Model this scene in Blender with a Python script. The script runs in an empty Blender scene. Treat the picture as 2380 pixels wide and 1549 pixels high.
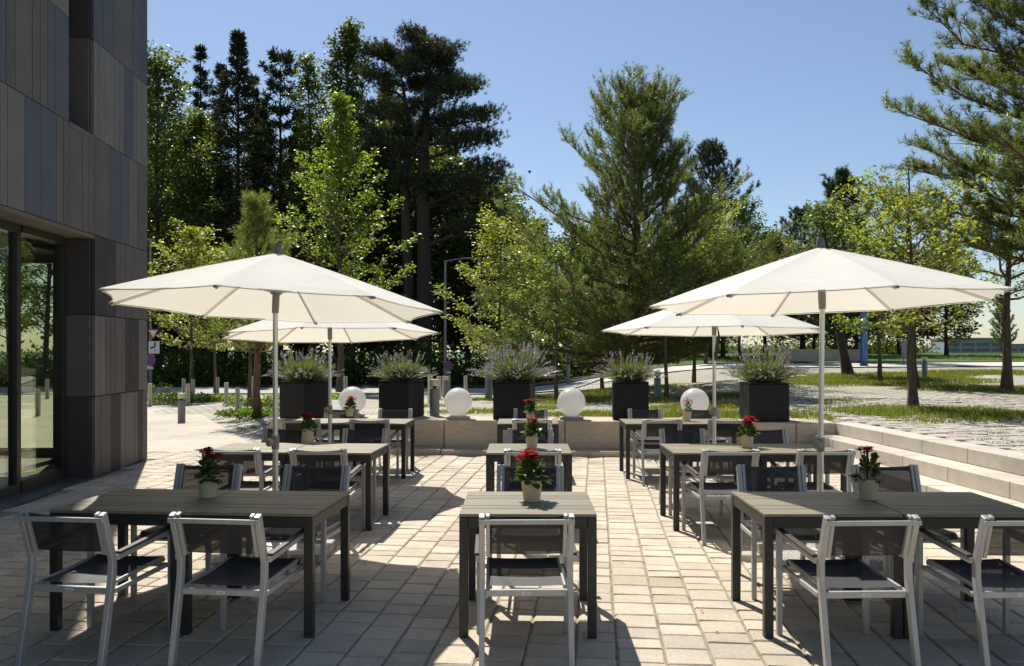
import bpy, bmesh, math, random
import numpy as np
from mathutils import Vector, Matrix, Euler
R = math.radians
scene = bpy.context.scene
col = scene.collection

# ------------------------------------------------------------------ camera, sky, sun, exposure
FPX, CX, HZ, CAMZ, YAW = 1994.0, 1190.0, 815.0, 1.667, 0.015     # focal length / principal column / horizon row (2380 px wide frame)
cam_d = bpy.data.cameras.new('camera'); cam = bpy.data.objects.new('camera', cam_d); col.objects.link(cam)
cam.location = (0, 0, CAMZ); cam.rotation_euler = (R(90), 0, YAW)
cam_d.sensor_width = 36; cam_d.lens = FPX / 2380 * 36; cam_d.shift_y = (HZ - 774.5) / 2380
cam_d.clip_start = 0.05; cam_d.clip_end = 6000
scene.camera = cam
SUN_AZ = math.atan2(-0.365, 0.931)      # measured from +Y, negative = left of the view
SUN_EL = R(52.5)
world = bpy.data.worlds.new('World'); scene.world = world; world.use_nodes = True
wn = world.node_tree; bg = wn.nodes['Background']
sky = wn.nodes.new('ShaderNodeTexSky'); sky.sky_type = 'NISHITA'; sky.sun_disc = False
sky.sun_elevation = SUN_EL; sky.sun_rotation = SUN_AZ
sky.altitude = 300; sky.air_density = 1.0; sky.dust_density = 0.5; sky.ozone_density = 2.0
wn.links.new(sky.outputs[0], bg.inputs[0]); bg.inputs[1].default_value = 0.086
sun_d = bpy.data.lights.new('sun', 'SUN'); sun = bpy.data.objects.new('sun', sun_d); col.objects.link(sun)
sun_d.energy = 4.9; sun_d.angle = R(0.5); sun_d.color = (1.0, 0.96, 0.895)
sdir = Vector((math.sin(SUN_AZ) * math.cos(SUN_EL), math.cos(SUN_AZ) * math.cos(SUN_EL), math.sin(SUN_EL)))
sun.rotation_euler = sdir.to_track_quat('Z', 'Y').to_euler()
sun.location = (0, 0, 30)
scene.view_settings.view_transform = 'Standard'; scene.view_settings.look = 'None'
scene.view_settings.exposure = 0.40; scene.view_settings.gamma = 1.0; scene.view_settings.use_curve_mapping = False
scene.cycles.use_denoising = True
scene.cycles.max_bounces = 7; scene.cycles.diffuse_bounces = 3; scene.cycles.glossy_bounces = 3
scene.cycles.transmission_bounces = 5; scene.cycles.transparent_max_bounces = 12
scene.cycles.sample_clamp_indirect = 6

# ------------------------------------------------------------------ survey helpers (where a point of the place lies on the ground plan)
SY, CY = math.sin(YAW), math.cos(YAW)
def plan(px, d):
    xc = (px - CX) / FPX * d
    return Vector((xc * CY - d * SY, d * CY + xc * SY, 0))
def at(px, py, z=0.0):
    d = (CAMZ - z) * FPX / (py - HZ)
    p = plan(px, d); p.z = z; return p
def zat(py, d): return CAMZ + (HZ - py) * d / FPX
def sm(t): t = max(0.0, min(1.0, t)); return t * t * (3 - 2 * t)
WA, WB = Vector((-4.26, 14.24, 0)), Vector((4.87, 13.48, 0))         # front of the retaining wall
WU = (WB - WA).normalized(); WV = Vector((-WU.y, WU.x, 0)); WANG = math.atan2(WU.y, WU.x)
SD = Vector((0.076, -0.997, 0)).normalized()                         # steps run from WB towards the camera
def wall_y(x): return WA.y + (x - WA.x) * WU.y / WU.x
def step_x(y): return WB.x + (y - WB.y) * SD.x / SD.y
def gz(x, y):
    """height of the upper ground (plaza, road, hill)"""
    l = 0.5 - 0.027 * (y - 15); l = max(0.0, min(0.5, l))
    yy = min(y, 56.0)
    r = 0.5 + 0.022 * max(0.0, yy - 13.5)
    if y > 56: r -= 0.02 * (y - 56)
    s = sm((x + 1.0) / 9.0)
    h = l * (1 - s) + r * s
    ramp = sm((x + 4.3 + 0.5 * (y - 14.3)) / 2.2)
    far = sm((y - 62) / 60.0)
    return h * ramp if y < 62 else h * ramp * (1 - far) - 2.5 * far * s
def ground_at(px, py):
    lo, hi = 6.0, 80.0
    d = 20.0
    for _ in range(60):
        p = plan(px, d); z = gz(p.x, p.y)
        d2 = (CAMZ - z) * FPX / (py - HZ)
        d = 0.6 * d + 0.4 * max(6, min(70, d2))
    p = plan(px, d); p.z = gz(p.x, p.y); return p, d

# ------------------------------------------------------------------ object helpers
def tag(o, label=None, cat=None, group=None, kind=None):
    if label: o['label'] = label
    if cat: o['category'] = cat
    if group: o['group'] = group
    if kind: o['kind'] = kind
    return o
def empty(name, loc=(0, 0, 0), rz=0.0, **kw):
    o = bpy.data.objects.new(name, None); col.objects.link(o)
    o.location = loc; o.rotation_euler = (0, 0, rz); o.empty_display_size = 0.1
    return tag(o, **kw)
def link(name, me, mat=None, parent=None):
    o = bpy.data.objects.new(name, me); col.objects.link(o)
    if mat is not None and not me.materials: me.materials.append(mat)
    if parent is not None: o.parent = parent
    return o
def copy_tree(o, parent=None):
    c = o.copy(); col.objects.link(c); c.parent = parent
    for ch in list(o.children): copy_tree(ch, c)
    return c
class MB:
    def __init__(s): s.v = []; s.f = []
    def add(s, vs, fs):
        b = len(s.v); s.v.extend([tuple(v) for v in vs]); s.f.extend([tuple(i + b for i in f) for f in fs]); return s
    def box(s, c, size, rot=None):
        hx, hy, hz = size[0] / 2, size[1] / 2, size[2] / 2
        vs = [Vector((x, y, z)) for x in (-hx, hx) for y in (-hy, hy) for z in (-hz, hz)]
        if rot is not None: vs = [rot @ v for v in vs]
        c = Vector(c)
        return s.add([v + c for v in vs], [(0, 1, 3, 2), (4, 6, 7, 5), (0, 4, 5, 1), (2, 3, 7, 6), (0, 2, 6, 4), (1, 5, 7, 3)])
    def bx(s, x0, x1, y0, y1, z0, z1): return s.box(((x0 + x1) / 2, (y0 + y1) / 2, (z0 + z1) / 2), (abs(x1 - x0), abs(y1 - y0), abs(z1 - z0)))
    def bar(s, p0, p1, w, h, up=(0, 0, 1)):
        """straight bar, w across, h along up"""
        p0, p1 = Vector(p0), Vector(p1); d = (p1 - p0).normalized(); up = Vector(up)
        if abs(d.dot(up)) > 0.98: up = Vector((0, 1, 0))
        r = d.cross(up).normalized(); u = r.cross(d).normalized()
        vs = []
        for p in (p0, p1):
            for a, b in ((-1, -1), (1, -1), (1, 1), (-1, 1)): vs.append(p + r * (a * w / 2) + u * (b * h / 2))
        return s.add(vs, [(3, 2, 1, 0), (4, 5, 6, 7), (0, 1, 5, 4), (1, 2, 6, 5), (2, 3, 7, 6), (3, 0, 4, 7)])
    def sweep(s, pts, w, h, side=(1, 0, 0)):
        """rectangular section swept along pts; w along side"""
        pts = [Vector(p) for p in pts]; side = Vector(side); n = len(pts); rings = []
        for i, p in enumerate(pts):
            d = (pts[min(i + 1, n - 1)] - pts[max(i - 1, 0)]).normalized()
            u = d.cross(side).normalized()
            rings.append([p + side * (a * w / 2) + u * (b * h / 2) for a, b in ((-1, -1), (1, -1), (1, 1), (-1, 1))])
        vs = [v for r in rings for v in r]; fs = [(0, 1, 2, 3), tuple((n - 1) * 4 + k for k in (3, 2, 1, 0))]
        for i in range(n - 1):
            for k in range(4):
                a, b = i * 4 + k, i * 4 + (k + 1) % 4
                fs.append((b, a, a + 4, b + 4))
        return s.add(vs, fs)
    def tube(s, pts, rad, n=8, cap=True):
        pts = [Vector(p) for p in pts]; m = len(pts)
        if not hasattr(rad, '__len__'): rad = [rad] * m
        ref = Vector((0.31, 0.95, 0.05)); vs = []
        for i, p in enumerate(pts):
            d = (pts[min(i + 1, m - 1)] - pts[max(i - 1, 0)])
            d = d.normalized() if d.length > 1e-9 else Vector((0, 0, 1))
            a = d.cross(ref)
            if a.length < 0.05: a = d.cross(Vector((1, 0, 0)))
            a.normalize(); b = d.cross(a)
            for k in range(n):
                t = 2 * math.pi * k / n; vs.append(p + (a * math.cos(t) + b * math.sin(t)) * rad[i])
        fs = []
        for i in range(m - 1):
            for k in range(n):
                q, w = i * n + k, i * n + (k + 1) % n
                fs.append((q, w, w + n, q + n))
        if cap: fs.append(tuple(reversed(range(n)))); fs.append(tuple((m - 1) * n + k for k in range(n)))
        return s.add(vs, fs)
    def lathe(s, prof, n=24, c=(0, 0, 0)):
        c = Vector(c); vs = []
        for r, z in prof:
            for k in range(n):
                t = 2 * math.pi * k / n; vs.append(c + Vector((r * math.cos(t), r * math.sin(t), z)))
        fs = []
        for i in range(len(prof) - 1):
            for k in range(n):
                q, w = i * n + k, i * n + (k + 1) % n
                fs.append((q, w, w + n, q + n))
        fs.append(tuple(reversed(range(n)))); fs.append(tuple((len(prof) - 1) * n + k for k in range(n)))
        return s.add(vs, fs)
    def mesh(s, name, bevel=0.0, smooth=False):
        me = bpy.data.meshes.new(name); me.from_pydata(s.v, [], s.f)
        if bevel > 0:
            bm = bmesh.new(); bm.from_mesh(me)
            bmesh.ops.recalc_face_normals(bm, faces=bm.faces)
            bmesh.ops.bevel(bm, geom=[e for e in bm.edges if len(e.link_faces) == 2 and e.calc_face_angle(0) > 0.5], offset=bevel, segments=1, affect='EDGES', profile=0.5)
            bm.to_mesh(me); bm.free()
        else:
            bm = bmesh.new(); bm.from_mesh(me); bmesh.ops.recalc_face_normals(bm, faces=bm.faces); bm.to_mesh(me); bm.free()
        if smooth:
            me.polygons.foreach_set('use_smooth', [True] * len(me.polygons))
            try: me.set_sharp_from_angle(angle=R(40))
            except Exception: pass
        me.update(); return me
    def build(s, name, mat, parent=None, bevel=0.0, smooth=False):
        return link(name, s.mesh(name, bevel, smooth), mat, parent)
def np_mesh(name, verts, k):
    """verts (n,k,3) -> mesh of n separate k-gons"""
    verts = np.ascontiguousarray(verts, dtype=np.float32); n = verts.shape[0]
    me = bpy.data.meshes.new(name)
    me.vertices.add(n * k); me.vertices.foreach_set('co', verts.reshape(-1))
    me.loops.add(n * k); me.loops.foreach_set('vertex_index', np.arange(n * k, dtype=np.int32))
    me.polygons.add(n); me.polygons.foreach_set('loop_start', np.arange(0, n * k, k, dtype=np.int32))
    me.polygons.foreach_set('loop_total', np.full(n, k, dtype=np.int32))
    me.update(calc_edges=True); me.validate(); return me

# ------------------------------------------------------------------ materials
MATS = {}
def nd(nt, t, **kw):
    n = nt.nodes.new(t)
    for k, v in kw.items(): setattr(n, k, v)
    return n
def mat(name, c, rough=0.6, metal=0.0, var=0.12, scale=4.0, bump=0.0, bscale=60.0, rnd=0.0, spec=0.5, stretch=(1, 1, 1), c2=None, dirt=0.0, stain=0.0):
    if name in MATS: return MATS[name]
    m = bpy.data.materials.new(name); m.use_nodes = True; nt = m.node_tree; b = nt.nodes['Principled BSDF']
    L = nt.links.new
    tc = nd(nt, 'ShaderNodeTexCoord'); mp = nd(nt, 'ShaderNodeMapping'); mp.inputs['Scale'].default_value = stretch
    L(tc.outputs['Object'], mp.inputs[0])
    n1 = nd(nt, 'ShaderNodeTexNoise'); n1.inputs['Scale'].default_value = scale; n1.inputs['Detail'].default_value = 6
    n1.inputs['Roughness'].default_value = 0.65
    L(mp.outputs[0], n1.inputs['Vector'])
    c2 = c2 or tuple(x * (1 - 2 * var) for x in c)
    mx = nd(nt, 'ShaderNodeMix', data_type='RGBA'); mx.inputs['A'].default_value = (*c2, 1); mx.inputs['B'].default_value = (*[min(1, x * (1 + var)) for x in c], 1)
    rp = nd(nt, 'ShaderNodeMapRange'); rp.inputs['From Min'].default_value = 0.3; rp.inputs['From Max'].default_value = 0.7
    L(n1.outputs['Fac'], rp.inputs['Value']); L(rp.outputs[0], mx.inputs['Factor'])
    out = mx.outputs['Result']
    if rnd > 0:
        oi = nd(nt, 'ShaderNodeObjectInfo'); ge = nd(nt, 'ShaderNodeNewGeometry')
        ad = nd(nt, 'ShaderNodeMath', operation='ADD'); fr = nd(nt, 'ShaderNodeMath', operation='FRACT')
        L(oi.outputs['Random'], ad.inputs[0]); L(ge.outputs['Random Per Island'], ad.inputs[1]); L(ad.outputs[0], fr.inputs[0])
        mr = nd(nt, 'ShaderNodeMapRange'); mr.inputs['To Min'].default_value = 1 - rnd; mr.inputs['To Max'].default_value = 1 + rnd
        L(fr.outputs[0], mr.inputs['Value'])
        hs = nd(nt, 'ShaderNodeHueSaturation'); L(out, hs.inputs['Color']); L(mr.outputs[0], hs.inputs['Value']); out = hs.outputs[0]
    if dirt > 0:
        n3 = nd(nt, 'ShaderNodeTexNoise'); n3.inputs['Scale'].default_value = scale * 9; n3.inputs['Detail'].default_value = 3
        L(mp.outputs[0], n3.inputs['Vector'])
        r3 = nd(nt, 'ShaderNodeMapRange'); r3.inputs['From Min'].default_value = 0.56; r3.inputs['From Max'].default_value = 0.72; r3.inputs['To Min'].default_value = 0; r3.inputs['To Max'].default_value = dirt
        L(n3.outputs['Fac'], r3.inputs['Value'])
        m3 = nd(nt, 'ShaderNodeMix', data_type='RGBA'); L(r3.outputs[0], m3.inputs['Factor']); L(out, m3.inputs['A']); m3.inputs['B'].default_value = (*[x * 0.45 for x in c], 1); out = m3.outputs['Result']
    if stain > 0:
        gp = nd(nt, 'ShaderNodeNewGeometry'); n4 = nd(nt, 'ShaderNodeTexNoise'); n4.inputs['Scale'].default_value = 0.9; n4.inputs['Detail'].default_value = 8; n4.inputs['Roughness'].default_value = .7
        L(gp.outputs['Position'], n4.inputs['Vector'])
        r4 = nd(nt, 'ShaderNodeMapRange'); r4.inputs['From Min'].default_value = .42; r4.inputs['From Max'].default_value = .68; r4.inputs['To Min'].default_value = 1.04; r4.inputs['To Max'].default_value = 1 - stain
        L(n4.outputs['Fac'], r4.inputs['Value'])
        h4 = nd(nt, 'ShaderNodeHueSaturation'); L(out, h4.inputs['Color']); L(r4.outputs[0], h4.inputs['Value']); out = h4.outputs[0]
    L(out, b.inputs['Base Color'])
    b.inputs['Roughness'].default_value = rough; b.inputs['Metallic'].default_value = metal; b.inputs['Specular IOR Level'].default_value = spec
    if bump > 0:
        n2 = nd(nt, 'ShaderNodeTexNoise'); n2.inputs['Scale'].default_value = bscale; n2.inputs['Detail'].default_value = 5
        L(mp.outputs[0], n2.inputs['Vector'])
        bp = nd(nt, 'ShaderNodeBump'); bp.inputs['Strength'].default_value = bump; bp.inputs['Distance'].default_value = 0.01
        L(n2.outputs['Fac'], bp.inputs['Height']); L(bp.outputs[0], b.inputs['Normal'])
    MATS[name] = m; return m
def leaf_mat(name, c, tcol, tfac=0.5, rnd=0.35, gloss=0.12, hue=0.03, rough=0.4):
    m = bpy.data.materials.new(name); m.use_nodes = True; nt = m.node_tree; L = nt.links.new
    for n in list(nt.nodes): nt.nodes.remove(n)
    ge = nd(nt, 'ShaderNodeNewGeometry'); oi = nd(nt, 'ShaderNodeObjectInfo')
    mr = nd(nt, 'ShaderNodeMapRange'); mr.inputs['To Min'].default_value = 1 - rnd; mr.inputs['To Max'].default_value = 1 + rnd
    L(ge.outputs['Random Per Island'], mr.inputs['Value'])
    tcx = nd(nt, 'ShaderNodeTexCoord'); nz = nd(nt, 'ShaderNodeTexNoise'); nz.inputs['Scale'].default_value = 0.9; nz.inputs['Detail'].default_value = 2
    L(tcx.outputs['Object'], nz.inputs['Vector'])
    mh = nd(nt, 'ShaderNodeMapRange'); mh.inputs['From Min'].default_value = 0.3; mh.inputs['From Max'].default_value = 0.7
    mh.inputs['To Min'].default_value = 0.5 - hue; mh.inputs['To Max'].default_value = 0.5 + hue * 0.6
    L(nz.outputs['Fac'], mh.inputs['Value'])
    def colr(cc):
        h = nd(nt, 'ShaderNodeHueSaturation'); h.inputs['Color'].default_value = (*cc, 1)
        L(mr.outputs[0], h.inputs['Value']); L(mh.outputs[0], h.inputs['Hue']); return h.outputs[0]
    df = nd(nt, 'ShaderNodeBsdfDiffuse'); L(colr(c), df.inputs[0])
    tr = nd(nt, 'ShaderNodeBsdfTranslucent'); L(colr(tcol), tr.inputs[0])
    mx = nd(nt, 'ShaderNodeMixShader'); mx.inputs[0].default_value = tfac; L(df.outputs[0], mx.inputs[1]); L(tr.outputs[0], mx.inputs[2])
    gl = nd(nt, 'ShaderNodeBsdfGlossy'); gl.inputs['Roughness'].default_value = rough; gl.inputs[0].default_value = (0.9, 0.95, 0.85, 1)
    fr = nd(nt, 'ShaderNodeFresnel'); fr.inputs[0].default_value = 1.4
    ml = nd(nt, 'ShaderNodeMath', operation='MULTIPLY'); L(fr.outputs[0], ml.inputs[0]); ml.inputs[1].default_value = gloss * 2.2
    m2 = nd(nt, 'ShaderNodeMixShader'); L(ml.outputs[0], m2.inputs[0]); L(mx.outputs[0], m2.inputs[1]); L(gl.outputs[0], m2.inputs[2])
    ou = nd(nt, 'ShaderNodeOutputMaterial'); L(m2.outputs[0], ou.inputs[0])
    return m
def mesh_fabric(name, c, holes):
    """woven sling cloth: opaque threads, a little light through the holes"""
    m = mat(name, c, rough=0.62, var=0.15, scale=60, stretch=(6, 0.6, 6), bump=0.1, bscale=400); nt = m.node_tree; L = nt.links.new
    b = nt.nodes['Principled BSDF']; ou = [n for n in nt.nodes if n.type == 'OUTPUT_MATERIAL'][0]
    tr = nd(nt, 'ShaderNodeBsdfTransparent'); mx = nd(nt, 'ShaderNodeMixShader')
    tc = nd(nt, 'ShaderNodeTexCoord'); mp = nd(nt, 'ShaderNodeMapping'); mp.inputs['Scale'].default_value = (8, 8, 300)
    nz = nd(nt, 'ShaderNodeTexNoise'); nz.inputs['Scale'].default_value = 1.0; nz.inputs['Detail'].default_value = 2
    L(tc.outputs['Object'], mp.inputs[0]); L(mp.outputs[0], nz.inputs['Vector'])
    mr = nd(nt, 'ShaderNodeMapRange'); mr.inputs['To Min'].default_value = holes * 0.4; mr.inputs['To Max'].default_value = holes * 1.7
    L(nz.outputs['Fac'], mr.inputs['Value']); L(mr.outputs[0], mx.inputs[0])
    L(b.outputs[0], mx.inputs[1]); L(tr.outputs[0], mx.inputs[2]); L(mx.outputs[0], ou.inputs[0])
    return m
def canvas_mat():
    m = mat('canvas', (0.90, 0.88, 0.82), rough=0.85, var=0.02, scale=3, spec=0.2); nt = m.node_tree; L = nt.links.new
    b = nt.nodes['Principled BSDF']; ou = [n for n in nt.nodes if n.type == 'OUTPUT_MATERIAL'][0]
    tcw = nd(nt, 'ShaderNodeTexCoord'); mpw = nd(nt, 'ShaderNodeMapping'); mpw.inputs['Scale'].default_value = (1.2, 1.2, 9)
    nw = nd(nt, 'ShaderNodeTexNoise'); nw.inputs['Scale'].default_value = 2.2; nw.inputs['Detail'].default_value = 3; nw.inputs['Distortion'].default_value = .6
    bw = nd(nt, 'ShaderNodeBump'); bw.inputs['Strength'].default_value = .25; bw.inputs['Distance'].default_value = .03
    L(tcw.outputs['Object'], mpw.inputs[0]); L(mpw.outputs[0], nw.inputs['Vector']); L(nw.outputs['Fac'], bw.inputs['Height']); L(bw.outputs[0], b.inputs['Normal'])
    tr = nd(nt, 'ShaderNodeBsdfTranslucent'); tr.inputs[0].default_value = (0.92, 0.86, 0.72, 1)
    mx = nd(nt, 'ShaderNodeMixShader'); mx.inputs[0].default_value = 0.36
    L(b.outputs[0], mx.inputs[1]); L(tr.outputs[0], mx.inputs[2]); L(mx.outputs[0], ou.inputs[0])
    return m
def brick_ground(name, c1, c2, joint, sx, sy, rot, grass=0.0, gcol=(0.08, 0.12, 0.02), mortar=0.02, off=0.5, bstr=0.4):
    """paving too far away to pick apart: courses, joints, moss in the joints"""
    m = bpy.data.materials.new(name); m.use_nodes = True; nt = m.node_tree; L = nt.links.new; b = nt.nodes['Principled BSDF']
    tc = nd(nt, 'ShaderNodeTexCoord'); mp = nd(nt, 'ShaderNodeMapping'); mp.inputs['Rotation'].default_value = (0, 0, rot)
    L(tc.outputs['Object'], mp.inputs[0])
    br = nd(nt, 'ShaderNodeTexBrick'); br.offset = off; br.inputs['Scale'].default_value = 1.0
    br.inputs['Brick Width'].default_value = sx; br.inputs['Row Height'].default_value = sy; br.inputs['Mortar Size'].default_value = mortar
    br.inputs['Mortar Smooth'].default_value = 0.3; br.inputs['Bias'].default_value = 0.0
    br.inputs['Color1'].default_value = (*c1, 1); br.inputs['Color2'].default_value = (*c2, 1); br.inputs['Mortar'].default_value = (*joint, 1)
    L(mp.outputs[0], br.inputs['Vector'])
    n1 = nd(nt, 'ShaderNodeTexNoise'); n1.inputs['Scale'].default_value = 0.55; n1.inputs['Detail'].default_value = 7; L(tc.outputs['Object'], n1.inputs['Vector'])
    hs = nd(nt, 'ShaderNodeHueSaturation'); L(br.outputs['Color'], hs.inputs['Color'])
    mr = nd(nt, 'ShaderNodeMapRange'); mr.inputs['From Min'].default_value = 0.3; mr.inputs['From Max'].default_value = 0.7; mr.inputs['To Min'].default_value = 0.8; mr.inputs['To Max'].default_value = 1.12
    L(n1.outputs['Fac'], mr.inputs['Value']); L(mr.outputs[0], hs.inputs['Value'])
    out = hs.outputs[0]
    if grass > 0:
        n2 = nd(nt, 'ShaderNodeTexNoise'); n2.inputs['Scale'].default_value = 0.8; n2.inputs['Detail'].default_value = 5; L(tc.outputs['Object'], n2.inputs['Vector'])
        r2 = nd(nt, 'ShaderNodeMapRange'); r2.inputs['From Min'].default_value = 0.5 - grass * 0.12; r2.inputs['From Max'].default_value = 0.62 - grass * 0.1
        L(n2.outputs['Fac'], r2.inputs['Value'])
        mu = nd(nt, 'ShaderNodeMath', operation='MULTIPLY'); L(r2.outputs[0], mu.inputs[0]); L(br.outputs['Fac'], mu.inputs[1])
        mg = nd(nt, 'ShaderNodeMix', data_type='RGBA'); L(mu.outputs[0], mg.inputs['Factor']); L(out, mg.inputs['A']); mg.inputs['B'].default_value = (*gcol, 1); out = mg.outputs['Result']
    L(out, b.inputs['Base Color']); b.inputs['Roughness'].default_value = 0.85
    bp = nd(nt, 'ShaderNodeBump'); bp.inputs['Strength'].default_value = bstr; bp.inputs['Distance'].default_value = 0.02
    iv = nd(nt, 'ShaderNodeMath', operation='SUBTRACT'); iv.inputs[0].default_value = 1.0; L(br.outputs['Fac'], iv.inputs[1]); L(iv.outputs[0], bp.inputs['Height']); L(bp.outputs[0], b.inputs['Normal'])
    return m
STONE = (0.57, 0.48, 0.362)
m_paver = mat('paver_stone', STONE, rough=0.85, var=0.09, scale=7, bump=0.35, bscale=45, rnd=0.13, dirt=0.3, stain=0.22)
m_joint = mat('joint_sand', (0.33, 0.28, 0.20), rough=0.95, var=0.25, scale=9, bump=0.4, bscale=120)
m_wallstone = mat('wall_stone', (0.56, 0.46, 0.34), rough=0.8, var=0.10, scale=5, stretch=(1, 1, 4), bump=0.15, bscale=40, rnd=0.06, dirt=0.2, stain=0.22)
m_stepstone = mat('step_stone', (0.58, 0.515, 0.42), rough=0.8, var=0.07, scale=5, bump=0.15, bscale=50, rnd=0.05, dirt=0.2, stain=0.18)
m_plaza_paver = mat('plaza_paver_stone', (0.48, 0.43, 0.355), rough=0.9, var=0.12, scale=6, bump=0.3, bscale=45, rnd=0.12, dirt=0.3)
m_alu = mat('brushed_aluminium', (0.43, 0.425, 0.41), rough=0.48, metal=0.3, var=0.06, scale=8, stretch=(3, 3, 0.5), dirt=0.15)
m_pole = mat('anodised_pole', (0.72, 0.70, 0.65), rough=0.35, metal=0.7, var=0.04, scale=4)
m_plastic = mat('grey_plastic', (0.16, 0.155, 0.145), rough=0.45, var=0.1)
m_sleeve = mat('taupe_sleeve', (0.24, 0.22, 0.19), rough=0.45, var=0.08)
m_tframe = mat('table_frame_black', (0.026, 0.024, 0.023), rough=0.42, var=0.2, scale=6)
m_plank = mat('weathered_plank', (0.235, 0.198, 0.128), rough=0.5, var=0.16, scale=9, stretch=(0.5, 9, 9), rnd=0.10, bump=0.12, bscale=30, dirt=0.2)
m_armwood = mat('armrest_wood', (0.055, 0.042, 0.034), rough=0.55, var=0.25, scale=12, stretch=(8, 0.7, 8))
m_fabric = mesh_fabric('black_sling', (0.015, 0.0145, 0.016), 0.065)
m_seat = mesh_fabric('black_seat_sling', (0.030, 0.030, 0.035), 0.04)
m_canvas = canvas_mat()
m_granite = mat('granite', (0.42, 0.40, 0.36), rough=0.6, var=0.4, scale=70, bump=0.1, bscale=90)
m_planter = mat('black_planter', (0.011, 0.011, 0.012), rough=0.6, spec=0.3, var=0.3, scale=5, bump=0.1, bscale=20)
m_soil = mat('soil', (0.035, 0.025, 0.018), rough=0.95, var=0.4, scale=30, bump=0.6, bscale=60)
m_pot = mat('cream_pot', (0.66, 0.55, 0.37), rough=0.45, var=0.04, scale=3)
m_globe = mat('white_globe', (0.80, 0.79, 0.76), rough=0.28, var=0.02, scale=2, dirt=0.05)
m_bark = mat('bark', (0.115, 0.085, 0.062), rough=0.95, var=0.35, scale=7, stretch=(3, 3, 0.6), bump=0.7, bscale=22)
m_barkd = mat('dark_bark', (0.055, 0.043, 0.035), rough=0.95, var=0.35, scale=6, stretch=(3, 3, 0.6), bump=0.7, bscale=18)
m_barkp = mat('pine_bark', (0.17, 0.095, 0.06), rough=0.95, var=0.35, scale=6, stretch=(3, 3, 0.8), bump=0.8, bscale=16)
m_postbeige = mat('champagne_post', (0.60, 0.55, 0.43), rough=0.45, metal=0.2, var=0.08, scale=3)
m_postgrey = mat('grey_bollard', (0.22, 0.225, 0.235), rough=0.5, metal=0.2, var=0.08, scale=3)
m_white = mat('white_paint', (0.78, 0.78, 0.76), rough=0.5, var=0.03)
m_red = mat('sign_red', (0.55, 0.03, 0.03), rough=0.4, var=0.05)
m_blue = mat('sign_blue', (0.03, 0.10, 0.42), rough=0.4, var=0.05)
m_black = mat('sign_black', (0.015, 0.015, 0.015), rough=0.5, var=0.05)
m_brown = mat('facade_brown', (0.128, 0.112, 0.103), rough=0.8, var=0.10, scale=2.2, rnd=0.10, bump=0.1, bscale=70, dirt=0.35)
m_brownl = mat('facade_light_brown', (0.178, 0.160, 0.150), rough=0.8, var=0.08, scale=2.2, rnd=0.08, bump=0.1, bscale=70, dirt=0.3)
m_bluegrey = mat('facade_blue_grey', (0.094, 0.099, 0.122), rough=0.78, var=0.08, scale=2.2, rnd=0.06, bump=0.1, bscale=70, dirt=0.3)
m_darkp = mat('facade_dark', (0.055, 0.046, 0.043), rough=0.8, var=0.1, scale=2.2, rnd=0.10, bump=0.1, bscale=70, dirt=0.3)
m_core = mat('facade_core', (0.03, 0.028, 0.026), rough=0.9)
m_soffit = mat('soffit', (0.15, 0.125, 0.095), rough=0.85, var=0.08)
m_frame = mat('window_frame_bronze', (0.045, 0.038, 0.032), rough=0.45, metal=0.3, var=0.08)
m_inner = mat('interior_wall', (0.10, 0.085, 0.065), rough=0.9)
m_lobby = mat('lobby_floor', (0.22, 0.20, 0.16), rough=0.35, var=0.08)
m_lawn = mat('lawn', (0.065, 0.115, 0.018), rough=0.95, var=0.25, scale=2.5, bump=0.6, bscale=25)
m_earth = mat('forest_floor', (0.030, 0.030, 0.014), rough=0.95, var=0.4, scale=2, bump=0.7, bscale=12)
m_road = mat('pale_road', (0.42, 0.40, 0.36), rough=0.9, var=0.08, scale=0.8, bump=0.15, bscale=60)
m_path = mat('pale_path', (0.58, 0.54, 0.46), rough=0.9, var=0.08, scale=0.8, bump=0.15, bscale=60)
m_asph = mat('asphalt', (0.06, 0.06, 0.06), rough=0.9, var=0.1, scale=2)
m_plaza = brick_ground('plaza_paving', (0.48, 0.43, 0.355), (0.42, 0.375, 0.305), (0.17, 0.165, 0.085), 0.30, 0.22, -WANG, grass=0.9, mortar=0.022, gcol=(0.10, 0.125, 0.03))
m_leftpave = brick_ground('forecourt_paving', (0.55, 0.48, 0.375), (0.50, 0.43, 0.335), (0.33, 0.285, 0.215), 0.24, 0.215, -WANG + R(90), grass=0.0, mortar=0.009, bstr=0.2)

def glass_mat():
    m = bpy.data.materials.new('window_glass'); m.use_nodes = True; nt = m.node_tree; L = nt.links.new
    for n in list(nt.nodes): nt.nodes.remove(n)
    gl = nd(nt, 'ShaderNodeBsdfGlossy'); gl.inputs['Roughness'].default_value = 0.0; gl.inputs[0].default_value = (0.92, 0.97, 0.92, 1)
    tr = nd(nt, 'ShaderNodeBsdfTransparent'); tr.inputs[0].default_value = (0.86, 0.89, 0.82, 1)
    lw = nd(nt, 'ShaderNodeLayerWeight'); lw.inputs[0].default_value = 0.5
    pw = nd(nt, 'ShaderNodeMath', operation='POWER'); L(lw.outputs['Facing'], pw.inputs[0]); pw.inputs[1].default_value = 3.5
    ma = nd(nt, 'ShaderNodeMath', operation='MULTIPLY_ADD'); ma.inputs[1].default_value = 0.9; ma.inputs[2].default_value = 0.04; L(pw.outputs[0], ma.inputs[0])
    mx = nd(nt, 'ShaderNodeMixShader'); L(ma.outputs[0], mx.inputs[0]); L(tr.outputs[0], mx.inputs[1]); L(gl.outputs[0], mx.inputs[2])
    ou = nd(nt, 'ShaderNodeOutputMaterial'); L(mx.outputs[0], ou.inputs[0]); return m
m_glass = glass_mat()
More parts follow.
